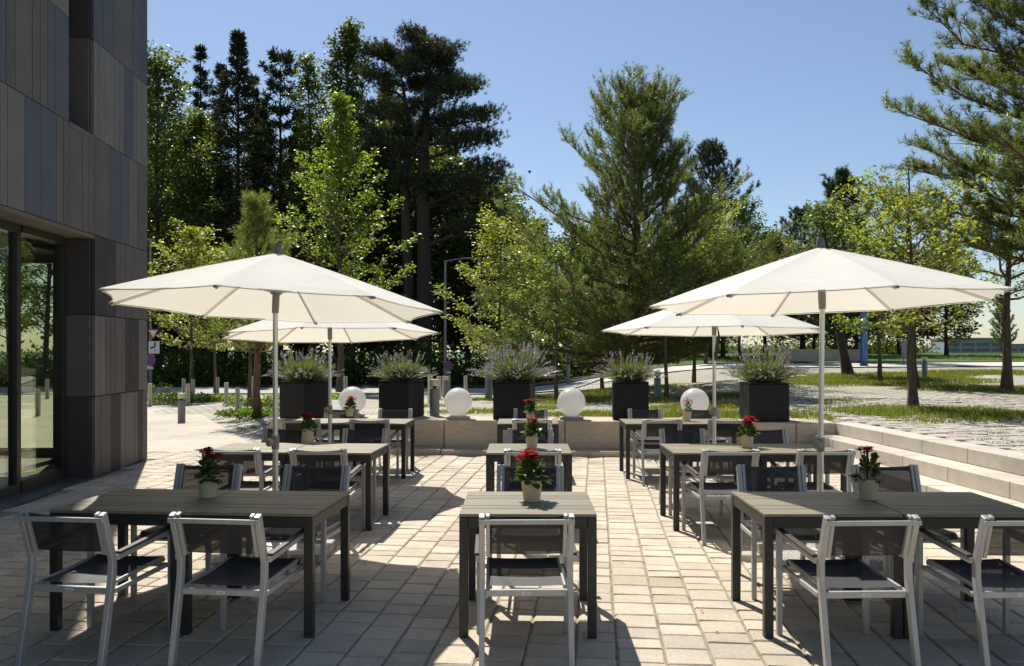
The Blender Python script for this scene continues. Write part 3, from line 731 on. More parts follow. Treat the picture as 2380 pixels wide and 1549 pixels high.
for rown, pl, pcx, pr in (('front', 727, (1066, 1388), 1777), ('middle', 862, (1130, 1329), 1566), ('back', 942, (1155, 1299), 1455)):
    d = rows_[rown]
    al = {'front': R(-4.0), 'middle': R(-3.0), 'back': R(-1.5)}[rown]
    cs, u, v = pair(rown, 'left', pl, al, d)
    seats(cs, u, v, al, rown, 'left', *{'front': ([(.05, .19, R(-1.5)), (.06, .17, R(0))], [(-.02, .22, R(1)), (-.03, .22, R(0))]),
        'middle': ([(.10, .20, 0), (.07, .19, 0)], [(-.06, .22, 0), (0, .22, 0)]), 'back': ([(-.02, .16, 0), (.02, .16, 0)], [(.05, .22, 0), (.04, .22, 0)])}[rown])
    groups.append((rown, 'left', cs))
    c = (plan(pcx[0], d) + plan(pcx[1], d)) / 2 + Vector((0, .4, 0))
    place_table(c, 0, 'single square table in the middle aisle, %s row' % rown)
    seats([c], Vector((1, 0, 0)), Vector((0, 1, 0)), 0, rown, 'centre', *{'front': ([(-.02, .17, R(.5))], [(.01, .22, 0)]), 'middle': ([(.03, .20, 0)], [(.02, .22, 0)]), 'back': ([(.05, .14, 0)], [(.03, .2, 0)])}[rown])
    groups.append((rown, 'centre', [c]))
    ar = {'front': R(0.3), 'middle': R(0.3), 'back': R(0)}[rown]
    cs, u, v = pair(rown, 'right', pr, ar, d)
    seats(cs, u, v, ar, rown, 'right', *{'front': ([(-.03, .20, R(2.5)), (.0, .20, R(2.5))], [(.02, .25, R(-1)), (.08, .25, R(1))]),
        'middle': ([(-.04, .22, R(2)), (.0, .20, R(1))], [(-.06, .22, 0), (.02, .22, 0)]), 'back': ([(-.02, .20, 0), (.0, .2, 0)], [(.05, .22, 0), (.06, .22, 0)])}[rown])
    groups.append((rown, 'right', cs))

# ------------------------------------------------------------------ parasols
def make_parasol(p, rim, tx, ty, label, lean=0.0, strap=False, rot=0.0, plate=0.0):
    o = empty('parasol', p, 0, label=label, cat='parasol', group='cream parasols on the terrace')
    RR_, RISE = 1.37, 0.445
    MB().bx(-.42, .02, -.32, .32, 0.002, .082).build('base_slab', m_granite, o, bevel=.008)
    MB().bx(.028, .44, -.30, .30, 0.002, .080).build('base_slab', m_granite, o, bevel=.008)
    MB().lathe([(.075, .084), (.075, .094), (.034, .100), (.032, .22), (.029, .225)], 16).build('socket', m_pole, o, smooth=True)
    top = Vector((lean * (rim - .03), 0, rim - .03))
    kn = Vector((lean * .92, 0, .92))
    MB().tube([(0, 0, .10), kn], .0245, 14).build('pole', m_pole, o, smooth=True)
    MB().tube([kn, top], .0205, 14).build('upper_pole', m_pole, o, smooth=True)
    MB().tube([kn - Vector((0, 0, .055)), kn + Vector((0, 0, .055))], .031, 14).build('clamp', m_sleeve, o, smooth=True)
    k_ = MB().tube([kn + Vector((-.025, -.015, 0)), kn + Vector((-.050, -.045, 0))], [.034, .034], 12).build('knob', m_sleeve, o, bevel=.004)
    hd = Matrix.Translation(top) @ Euler((tx, ty, rot)).to_matrix().to_4x4()
    T = lambda v: hd @ Vector(v)
    MB().tube([T((0, 0, -.02)), T((0, 0, .05)), T((0, 0, .15))], [.027, .030, .030], 14).build('tilt_sleeve', m_sleeve, o, smooth=True)
    MB().tube([T((0, 0, .14)), T((0, 0, .36))], .019, 12).build('mast', m_pole, o, smooth=True)
    MB().tube([T((0, 0, .135)), T((0, 0, .175))], .046, 16).build('runner', m_sleeve, o, smooth=True)
    prof = lambda t: .03 + RISE * (1 - (0.90 * t + 0.10 * t * t))      # height above the tilt point for radius fraction t
    # canopy
    vs = []; fs = []; NS = 10; NT = 10
    for k in range(8):
        a0, a1 = 2 * math.pi * k / 8, 2 * math.pi * (k + 1) / 8; b = len(vs)
        for j in range(NT + 1):
            t = j / NT
            p0 = Vector((math.cos(a0), math.sin(a0), 0)) * RR_ * t; p1 = Vector((math.cos(a1), math.sin(a1), 0)) * RR_ * t
            for i in range(NS + 1):
                q = i / NS; bow = 4 * q * (1 - q)
                pp = p0.lerp(p1, q)
                pp *= 1 - 0.045 * bow * t ** 3
                pp.z = prof(t) - 0.018 * bow * math.sin(math.pi * min(1, t * 1.02)) + 0.004 * math.sin(k * 3 + j * 2.3 + i) * bow * (1 - t)
                vs.append(T(pp))
        for j in range(NT):
            for i in range(NS): q = b + j * (NS + 1) + i; fs.append((q, q + NS + 1, q + NS + 2, q + 1))
    me = bpy.data.meshes.new('canopy'); me.from_pydata(vs, [], fs)
    bm = bmesh.new(); bm.from_mesh(me); bmesh.ops.remove_doubles(bm, verts=bm.verts, dist=.0008); bmesh.ops.recalc_face_normals(bm, faces=bm.faces); bm.to_mesh(me); bm.free()
    me.polygons.foreach_set('use_smooth', [True] * len(me.polygons))
    try: me.set_sharp_from_angle(angle=R(9))
    except Exception: pass
    cnp = link('canopy', me, m_canvas, o)
    # hem
    hm = MB()
    for k in range(8):
        a0, a1 = 2 * math.pi * k / 8, 2 * math.pi * (k + 1) / 8
        pts = []
        for i in range(13):
            q = i / 12; bow = 4 * q * (1 - q)
            pp = Vector((math.cos(a0), math.sin(a0), 0)).lerp(Vector((math.cos(a1), math.sin(a1), 0)), q) * RR_ * (1 - .045 * bow); pp.z = prof(1) - .006 - .003 * bow
            pts.append(T(pp))
        hm.tube(pts, .0035, 4)
    hm.build('hem', m_canvas, cnp)
    for k in range(8):
        a = 2 * math.pi * k / 8; e = Vector((math.cos(a), math.sin(a), 0)); sd = Vector((-e.y, e.x, 0))
        pts = [T(e * RR_ * t + Vector((0, 0, prof(t) - .022))) for t in (.03, .35, .7, .985)]
        rb = MB().sweep(pts, .013, .024, hd.to_3x3() @ sd).build('rib', m_pole, o)
        MB().bar(T(e * RR_ * .972 + Vector((0, 0, prof(.972) - .016))), T(e * RR_ * 1.012 + Vector((0, 0, prof(1.012) - .008))), .016, .018).build('rib_tip', m_plastic, rb)
        MB().bar(T(e * .045 + Vector((0, 0, .155))), T(e * RR_ * .36 + Vector((0, 0, prof(.36) - .035))), .010, .020).build('strut', m_pole, o)
    MB().tube([T((0, 0, prof(0) - .012)), T((0, 0, prof(0) + .015)), T((0, 0, prof(0) + .068)), T((0, 0, prof(0) + .076))], [.036, .035, .027, .022], 16).build('finial_cap', m_plastic, o, smooth=True)
    if strap:
        MB().tube([T((.03, -.02, .12)), T((.05, -.03, -.02)), Vector((.012, -.03, rim - .28)), Vector((.005, -.026, rim - .36))], [.004, .012, .022, .006], 6).build('strap', m_black, o)
    return o
make_parasol(Vector((*at(640, 1268, .08).xy, 0)), 2.02, R(-3.3), R(1.6), 'large cream parasol at left, its rim in front of the dark building')
make_parasol(Vector((*at(1904, 1280, .08).xy, 0)), 2.045, R(-1.5), R(-1.1), 'large cream parasol at front right, widest of the four', lean=.012)
make_parasol(Vector((*plan(767, 10.8).xy, 0)), 1.855, R(-3.0), R(-1.5), 'cream parasol in the back left, half hidden behind the larger one')
make_parasol(Vector((*plan(1660, 10.45).xy, 0)), 1.90, R(-1.4), R(.4), 'cream parasol in the back right with black strap on its pole', strap=True)

# ------------------------------------------------------------------ planting helpers (numpy leaf clouds)
def unit(a): return a / np.maximum(1e-9, np.linalg.norm(a, axis=-1, keepdims=True))
def leaf_quads(P, D, N, L, W, fold=0.25):
    P, D, N = np.asarray(P), unit(np.asarray(D)), np.asarray(N)
    S = unit(np.cross(D, N)); N = unit(np.cross(S, D))
    L = np.broadcast_to(np.asarray(L, dtype=float), (len(P),))[:, None]; W = np.broadcast_to(np.asarray(W, dtype=float), (len(P),))[:, None]
    v = np.stack([P, P + D * L * .5 + S * W * .5 + N * W * fold, P + D * L, P + D * L * .5 - S * W * .5 + N * W * fold], axis=1)
    return v
def needle_tris(rng, P, A, Ls, n, nl, w, spread=0.75, ndrop=0.0):
    """P, A (m,3): shoots; n needles per shoot, as slim triangles"""
    m = len(P); P = np.repeat(P, n, 0); A = np.repeat(unit(A), n, 0); Ls = np.repeat(np.broadcast_to(Ls, (m,)), n)[:, None]
    u = rng.random((m * n, 1)); q = unit(rng.normal(size=(m * n, 3))); q = unit(q - A * (q * A).sum(1, keepdims=True))
    base = P + A * Ls * u
    f = rng.uniform(.35, 1.0, (m * n, 1)); d = unit(A * f + q * spread + np.array([0, 0, -ndrop]))
    nlv = nl * rng.uniform(.7, 1.15, (m * n, 1)); sd = unit(np.cross(d, rng.normal(size=(m * n, 3)))) * w / 2
    return np.stack([base - sd, base + sd, base + d * nlv], axis=1)

# ------------------------------------------------------------------ planters with lavender
def lavender_mesh(seed, n_st=380, keepf=.6, hgt=0.74):
    rng = np.random.default_rng(seed)
    az = rng.uniform(0, 2 * np.pi, n_st); tilt = 1.22 * np.sqrt(rng.random(n_st))
    Ln = hgt * rng.uniform(.66, 1.10, n_st) * (1 + .08 * tilt)
    b = np.stack([np.cos(az) * rng.uniform(.02, .24, n_st), np.sin(az) * rng.uniform(.02, .24, n_st), np.zeros(n_st)], 1)
    e = np.stack([np.cos(az) * np.sin(tilt), np.sin(az) * np.sin(tilt), np.cos(tilt)], 1)
    up = np.array([0, 0, 1.0])
    quads = []; pts = []
    segs = 4
    for k in range(segs + 1):
        t = k / segs; dr = e * (1 - .25 * t) + up * (.10 * t) - up * (.22 * (tilt[:, None] > .7) * t)
        pts.append(b + e * 0 + dr * (Ln[:, None] * t))
    sd = unit(np.cross(e, rng.normal(size=e.shape))) * .0032
    for k in range(segs): quads.append(np.stack([pts[k] - sd, pts[k] + sd, pts[k + 1] + sd * .7, pts[k + 1] - sd * .7], 1))
    stem = np.concatenate(quads)
    # slim leaves low in the bush
    m = 3200; az2 = rng.uniform(0, 2 * np.pi, m); t2 = np.clip(np.abs(rng.normal(0, .62, m)), 0, 1.35); rr = rng.uniform(.03, .27, m); h0 = rng.uniform(0, .20, m)
    P = np.stack([np.cos(az2) * rr, np.sin(az2) * rr, h0], 1); D = np.stack([np.cos(az2) * np.sin(t2), np.sin(az2) * np.sin(t2), np.cos(t2)], 1)
    lv = leaf_quads(P, D, rng.normal(size=(m, 3)), rng.uniform(.10, .26, m), .008, .1)
    green = np.concatenate([stem, lv])
    # flower heads
    fl = []
    tip = pts[-1]; dirn = unit(pts[-1] - pts[-2])
    for k in range(9):
        u = k / 8; c = tip - dirn * (.085 * (1 - u)) ; q = unit(rng.normal(size=dirn.shape)); q = unit(q - dirn * (q * dirn).sum(1, keepdims=True))
        fl.append(leaf_quads(c, q * .8 + dirn * .6, rng.normal(size=dirn.shape), (.028 * (1 - .35 * u)), .019))
    keep = rng.random(n_st) < keepf
    fl = np.concatenate([f[keep] for f in fl])
    return np_mesh('stems', green, 4), np_mesh('flower_heads', fl, 4)
LAV = [lavender_mesh(31 + k, (340, 330, 520, 330, 420)[k], (.45, .5, .75, .55, .6)[k], (.68, .67, .73, .68, .74)[k]) for k in range(5)]
pl_side = .655
def planter(px, py, w, yaw, label, llabel, k, dd=0.33):
    c = at(px, py, .53); c = c + Vector((0, dd, 0)); c.z = .53
    o = empty('square_planter', c, yaw, label=label, cat='planter', group='black planters on the wall')
    h = w / 2; H = .60
    m = MB(); m.bx(-h, h, -h, h, 0.003, H - .0); body = m.build('body', m_planter, o, bevel=.012)
    for a, b, cc, dd_ in ((-h - .002, h + .002, -h - .002, -h + .03), (-h - .002, h + .002, h - .03, h + .002), (-h - .002, -h + .03, -h + .031, h - .031), (h - .03, h + .002, -h + .031, h - .031)):
        MB().bx(a, b, cc, dd_, H + .001, H + .018).build('rim', m_planter, o)
    MB().bx(-h + .032, h - .032, -h + .032, h - .032, H + .001, H + .010).build('soil', m_soil, o)
    lv = empty('lavender_bush', c + Vector((0, 0, H + .008)), yaw + k * 1.1, label=llabel, cat='lavender', group='lavender bushes in the planters')
    sm_, fm_ = LAV[k]
    link('stems', sm_, lm_lav, lv); link('flower_heads', fm_, lm_lavf, lv)
    sc = (.94, .88, 1.02, .88, .98)[k]; lv.scale = (sc * 1.05, sc * 1.05, sc)
planter(697, 975, .60, R(-32), 'black square planter at the left end of the stone wall', 'lavender bush in the leftmost black planter, behind the parasol poles', 0)
planter(927, 972, .58, R(-20), 'second black planter from the left, one side face showing', 'lavender bush second from left, above the white globe lamps', 1)
planter(1195, 977, .61, R(-9), 'black planter in the middle of the wall, behind the centre tables', 'fullest lavender bush with most flower heads, in the middle planter', 2)
planter(1470, 978, .58, R(-4), 'second black planter from the right, in front of the pine trunk', 'lavender bush second from right, in front of the pine trunk', 3)
planter(1789, 981, .635, R(0), 'largest black planter, at the right end of the wall by the steps', 'lavender bush in the rightmost planter under the back parasol', 4)

# ------------------------------------------------------------------ globe lamps
def globe(px, py, label, first=[None]):
    c = at(px, py, .53) + Vector((0, .26, 0)); c.z = .53
    if first[0] is None:
        o = empty('globe_lamp', c); MB().bx(-.19, .19, -.15, .15, .002, .042).build('base_plate', m_wallstone, o, bevel=.004)
        MB().lathe([(.13, .043), (.135, .050), (.12, .064), (.10, .066)], 24).build('collar', m_white, o, smooth=True)
        r = .232; MB().lathe([(r * math.sin(math.pi * k / 24) if 0 < k < 24 else .001, .058 + r * .985 - r * math.cos(math.pi * k / 24)) for k in range(25)], 40).build('globe', m_globe, o, smooth=True)
        first[0] = o
    else: o = copy_tree(first[0]); o.location = c
    tag(o, label, 'lamp', 'white globe lamps on the wall')
globe(812, 972, 'white globe lamp between the two left planters, behind a parasol pole')
globe(1062, 977, 'white globe lamp left of the middle planter')
globe(1330, 978, 'white globe lamp right of the middle planter')
globe(1622, 979, 'white globe lamp by the back right parasol pole')

# ------------------------------------------------------------------ potted flowers
def pot_meshes(seed, nl=46, nf=70, spread=.075, hh=.12, bushy=1.0):
    rng = np.random.default_rng(seed)
    az = rng.uniform(0, 2 * np.pi, nl); t = rng.uniform(.15, 1.65, nl); z = .105 + rng.uniform(0, hh, nl) * np.cos(np.clip(t, 0, 1.3))
    D = np.stack([np.cos(az) * np.sin(t), np.sin(az) * np.sin(t), np.cos(t) * .9], 1); P = np.stack([np.cos(az) * .018, np.sin(az) * .018, z], 1)
    L = rng.uniform(.05, .088, nl) * bushy; W = L * .62; S = unit(np.cross(D, np.array([0, 0, 1.0]) + rng.normal(0, .25, (nl, 3)))); N = np.cross(S, unit(D))
    D = unit(D); L = L[:, None]; W = W[:, None]; dr = np.array([0, 0, -1.0]) * L * .22
    B = P + D * L * .35
    v = np.stack([B, B + D * L * .25 + S * W * .42 + N * W * .1, B + D * L * .62 + S * W * .5 + dr * .5 + N * W * .1, B + D * L * 1.0 + dr, B + D * L * .62 - S * W * .5 + dr * .5 + N * W * .1, B + D * L * .25 - S * W * .42 + N * W * .1], 1)
    lf = np_mesh('leaves', v, 6)
    nst = 9; ca = rng.uniform(0, 2 * np.pi, nst); cr = rng.uniform(0, spread, nst); cz = .105 + hh + rng.uniform(.03, .075, nst) - cr * .3
    stem = MB()
    for a, r, zz in zip(ca, cr, cz): stem.tube([(math.cos(a) * r * .3, math.sin(a) * r * .3, .12), (math.cos(a) * r, math.sin(a) * r, zz)], .0022, 4)
    q = rng.integers(0, nst, nf * 4)
    C = np.stack([np.cos(ca[q]) * cr[q], np.sin(ca[q]) * cr[q], cz[q]], 1) + np.repeat(rng.normal(0, .014, (nf, 3)), 4, 0)[:len(q)] * np.array([1, 1, .6])
    cc = np.repeat(C[::4], 4, 0); k4 = np.tile(np.arange(4), nf) * np.pi / 2 + np.repeat(rng.uniform(0, 6, nf), 4)
    Df = np.stack([np.cos(k4), np.sin(k4), rng.uniform(-.1, .6, nf * 4)], 1)
    fl = np_mesh('flowers', leaf_quads(cc, Df, np.tile([[0, 0, 1.0]], (nf * 4, 1)) + rng.normal(0, .2, (nf * 4, 3)), rng.uniform(.013, .019, nf * 4), .013), 4)
    return lf, stem.mesh('stems'), fl
POTS = [pot_meshes(5, 64, 130), pot_meshes(6, 76, 210, .075, .11), pot_meshes(7, 52, 50, .05, .14), pot_meshes(8, 70, 120, .065, .12), pot_meshes(9, 34, 24, .075, .13, .7)]
potmb = MB().lathe([(.046, 0), (.048, .001), (.062, .118), (.0645, .122), (.062, .125), (.057, .123), (.054, .108)], 28).mesh('pot', smooth=True)
soilmb = MB().lathe([(.053, .100), (.0535, .108), (.002, .112)], 20).mesh('soil')
def pot(px, py, k, label, rz=0.0, sc=1.0):
    c = at(px, py, TH); c.z = TH + .001
    o = empty('potted_plant', c, rz, label=label, cat='potted plant', group='red flowering pot plants on the tables'); o.scale = (sc * .93,) * 3
    link('pot', potmb, m_pot, o); link('soil', soilmb, m_soil, o)
    lf, st, fl = POTS[k]; link('leaves', lf, lm_pot, o); link('stems', st, lm_pot, o); link('flowers', fl, lm_flower, o)
pot(483, 1156, 0, 'cream pot with dull red flowers on the front left table', .3, 1.12)
pot(1236, 1165, 1, 'cream pot with the largest bright red bloom, on the front centre table', 1.0, 1.18)
pot(2018, 1161, 2, 'cream pot with few red flowers and upright leaves on front right table', 2.0, 1.12)
pot(716, 1026, 3, 'cream pot with small red flowers on the middle row left table', .7, 1.1)
pot(1236, 1042, 3, 'cream pot with red flowers and drooping leaves on middle row centre table', 2.9, 1.1)
pot(1737, 1040, 1, 'cream pot with dense red flowers on the middle row right table', 3.3, 1.1)
pot(813, 968, 1, 'cream pot with red flowers before a globe lamp, back row left table', 4.1, 1.05)
pot(1233, 979, 3, 'cream pot with dark red flowers on the back row centre table', 5.2, 1.1)
pot(1596, 979, 4, 'cream pot with sparse pinkish flowers on the back row right table', .1, 1.1)

# ------------------------------------------------------------------ posts, bollards, lamps, signs
def post(px, py, label, first=[None]):
    p, d = ground_at(px, py)
    if first[0] is None:
        o = empty('steel_post', p, R(18)); MB().box((0, 0, .335), (.115, .115, .67)).build('shaft', m_postbeige, o, bevel=.008)
        MB().box((0, 0, .675), (.119, .119, .008)).build('cap', m_postbeige, o); MB().box((0, -.0595, .335), (.018, .006, .64)).build('groove', m_postgrey, o)
        first[0] = o
    else: o = copy_tree(first[0]); o.location = p
    tag(o, label, 'bollard', 'pale square posts around the plaza')
for px, py, lb in ((88, 967, 'pale post seen through the lobby glass, nearer one'), (110, 927, 'pale post seen through the lobby glass, further one'), (349, 944, 'pale post half hidden by the corner of the dark building'), (427, 926, 'pale post behind the grey bollard light near the building'), (437, 945, 'pale post just right of the grey bollard light by the building'),
                   (449, 928, 'pale post beside the slim golden-leaved tree'), (505.5, 923, 'pale post standing alone on the far side of the forecourt'), (526, 945, 'pale post between golden tree and pine trunk'),
                   (552, 964, 'pale post nearest the pine trunk on the forecourt'), (588, 925, 'narrow pale post seen beside the pine trunk'), (803, 925, 'pale post behind the leftmost globe lamp'),
                   (1000, 938, 'pale post left of the middle globe lamp, leftmost of its cluster'), (1020, 929, 'second pale post in the cluster behind the white globe'), (1032, 924, 'third pale post in the cluster behind the white globe'),
                   (1043, 913, 'furthest pale post in the cluster behind the white globe'), (1082, 917, 'pale post standing alone left of the middle planter')):
    post(px, py, lb)
def bollard(px, py, label, first=[None]):
    p, d = ground_at(px, py)
    if first[0] is None:
        o = empty('bollard_light', p); MB().lathe([(.085, 0.002), (.085, .50), (.07, .505)], 20).build('shaft', m_postgrey, o, smooth=True)
        MB().lathe([(.03, .506), (.03, .53), (.055, .534), (.055, .549)], 16).build('lamp_neck', m_black, o, smooth=True)
        MB().lathe([(.083, .55), (.085, .555), (.085, .66), (.080, .665)], 20).build('head', m_postbeige, o, smooth=True); first[0] = o
    else: o = copy_tree(first[0]); o.location = p
    tag(o, label, 'bollard light', 'grey bollard lights')
for px, py, lb in ((422, 981, 'grey bollard light standing on the forecourt near the building'), (1010, 971, 'grey bollard light between second planter and globe lamp'), (1037, 924, 'grey bollard light among the pale posts'),
                   (1528, 926, 'grey bollard light right of the fourth planter'), (2149, 880, 'grey bollard light on the plaza beyond the front right parasol')):
    bollard(px, py, lb)
# street lamp with arm
def street_lamp(px, d, ytop, label, arm):
    p = plan(px, d); p.z = gz(p.x, p.y); H = zat(ytop, d) - p.z
    o = empty('street_lamp', p, 0, label=label, cat='street lamp', group='street lamps at the road')
    MB().tube([(0, 0, 0), (0, 0, .9), (0, 0, .92), (0, 0, H)], [.085, .085, .065, .05], 10).build('pole', m_postgrey, o, smooth=True)
    if arm:
        MB().tube([(0, 0, H - .03), (.35, 0, H + .04), (.75, 0, H + .09)], .03, 8).build('arm', m_postgrey, o)
        MB().box((.95, 0, H + .10), (.5, .2, .07)).build('lamp_head', m_postgrey, o, bevel=.02)
    else: MB().lathe([(.05, H), (.16, H + .05), (.16, H + .12), (.02, H + .16)], 12).build('lamp_head', m_postgrey, o)
    return o
street_lamp(1035, 38, 606, 'grey street lamp with a short arm before the black pine', True)
street_lamp(1320, 36, 560, 'grey lamp column behind the middle trees', False)
street_lamp(350, 39.5, 562, 'grey lamp column at the corner of the dark building', False)
def disc_sign(mb_parent, r, z, y, rings):
    for rr, m, dy in rings: MB().tube([(0, y - dy, z), (0, y - dy - .006, z)], rr, 28).build('sign_disc', m, mb_parent)
# road signs on the left
p = plan(356, 39); p.z = gz(p.x, p.y)
o = empty('give_way_sign', p, 0, label='inverted triangle give way sign with red border by the building', cat='road sign')
zc = zat(775, 39) - p.z; h = .34
MB().tube([(-.10, .05, 0), (-.10, .05, zc + .3)], .035, 8).build('pole', m_postgrey, o)
def tri(s): return [(-s, 0, s * .6), (s, 0, s * .6), (0, 0, -s * 1.13)]
for s, m, y in ((.27, m_red, 0), (.185, m_white, -.008)):
    a = [Vector(v) + Vector((0, y, zc + .02)) for v in tri(s)]; b = [v + Vector((0, .006, 0)) for v in a]
    MB().add(a + b, [(0, 2, 1), (3, 4, 5), (0, 1, 4, 3), (1, 2, 5, 4), (2, 0, 3, 5)]).build('sign_plate', m, o)
o2 = empty('junction_sign', p, 0, label='white square plate with a black curved road mark below the triangle', cat='road sign')
zc = zat(808, 39) - p.z
MB().bx(-.21, .29, -.008, .004, zc - .28, zc + .28).build('sign_plate', m_white, o2, bevel=.003)
MB().tube([(-.12, -.014, zc - .02), (.02, -.014, zc + .0), (.08, -.014, zc + .08), (.09, -.014, zc + .22)], .038, 6).build('curve_mark', m_black, o2)
MB().bx(.07, .09, -.016, -.009, zc - .19, zc - .06).build('side_mark', m_black, o2)
o3 = empty('no_parking_sign', p + Vector((-.12, -.06, 0)), 0, label='round blue no parking sign with red ring, beside the building corner', cat='road sign', group='no parking signs')
zc = zat(837, 39) - p.z
disc_sign(o3, .25, zc, 0, ((.26, m_red, 0), (.20, m_blue, .007)))
MB().box((0, -.018, zc), (.38, .006, .05), Matrix.Rotation(R(45), 3, 'Y')).build('red_bar', m_red, o3)
MB().bx(-.16, .16, -.008, .0, zc - .42, zc - .31).build('sub_plate', m_white, o3)
p = plan(1043, 37.6); p.z = gz(p.x, p.y); zc = zat(851, 37.6) - p.z
o = empty('no_parking_sign', p, 0, label='small round no parking sign on the lamp column before the woods', cat='road sign', group='no parking signs')
disc_sign(o, .13, zc, 0, ((.20, m_red, 0), (.155, m_blue, .007)))
MB().box((0, -.018, zc), (.29, .006, .035), Matrix.Rotation(R(45), 3, 'Y')).build('red_bar', m_red, o)
MB().bx(-.10, .10, -.008, .0, zc - .33, zc - .24).build('sub_plate', m_white, o)
MB().tube([(0, .03, 0), (0, .03, zc + .2)], .025, 6).build('pole', m_postgrey, o)
# blue parking signs on a thin pole, and the round topped ticket post
p, d = ground_at(1142, 925); p = plan(1142, 27); p.z = gz(p.x, p.y)
o = empty('parking_sign', p, 0, label='thin pale pole with blue round and square signs, left of middle planter', cat='road sign')
MB().tube([(0, .02, 0), (0, .02, zat(765, 27) - p.z)], .028, 8).build('pole', m_postbeige, o)
zc = zat(780, 27) - p.z
MB().tube([(-.02, -.01, zc), (-.02, -.018, zc)], .085, 20).build('sign_disc', m_blue, o)
zc = zat(800, 27) - p.z
MB().bx(-.085, .065, -.012, -.004, zc - .17, zc + .15).build('sign_plate', m_blue, o)
MB().add([(-.03, -.0135, zc - .1), (.01, -.0135, zc - .1), (.01, -.0135, zc + .03), (.04, -.0135, zc + .03), (-.01, -.0135, zc + .10), (-.06, -.0135, zc + .03), (-.03, -.0135, zc + .03)], [(0, 1, 2, 3, 4, 5, 6)]).build('white_arrow', m_white, o)
p = plan(1135, 26.3); p.z = gz(p.x, p.y)
o = empty('ticket_post', p, 0, label='stout grey post with rounded top left of the middle planter', cat='post')
MB().lathe([(.10, 0), (.10, 1.0)], 18).build('shaft', m_postgrey, o, smooth=True); MB().lathe([(.102, 1.001), (.102, 1.08), (.085, 1.12), (.04, 1.145), (.002, 1.15)], 18).build('cap', m_postgrey, o, smooth=True)
# blue totem, panel and low wall on the lawn
p, d = ground_at(2008, 853)
o = empty('blue_totem', p, R(12), label='tall narrow blue banner totem on the lawn edge, right', cat='sign'); w = 17 / FPX * d
MB().bx(-w / 2, w / 2, -.06, .06, 0.02, 3.6).build('panel', m_blue if False else mat('totem_blue', (0.02, 0.06, 0.20), rough=.35, var=.3, scale=2), o, bevel=.01)
MB().bx(-w / 2 + .05, w / 2 - .02, -.066, -.061, .25, 3.3).build('picture', mat('totem_picture', (0.06, 0.17, 0.42), rough=.3, var=.35, scale=3, stretch=(3, 1, .6)), o)
MB().bx(-w / 2 - .04, w / 2 + .04, -.09, .09, 0, .05).build('foot', m_plastic, o)
p, d = ground_at(2106, 849)
o = empty('notice_panel', p, 0, label='grey notice panel on legs standing on the lawn', cat='sign'); w = 20 / FPX * d
MB().bx(-w / 2, w / 2, -.04, .04, .28, 1.06).build('panel', m_postgrey, o, bevel=.01)
for s in (-1, 1): MB().bx(s * w * .3 - .02, s * w * .3 + .02, -.02, .02, 0, .29).build('leg', m_postgrey, o)
p, d = ground_at(1920, 842)
o = empty('low_wall', p, R(14), label='low beige wall behind the trees at right', cat='wall'); MB().bx(-2.4, 2.0, 0, .35, -.2, .55).build('wall_body', m_wallstone, o)
MB().bx(-2.42, 2.02, -.03, .38, .551, .61).build('coping', m_wallstone, o)

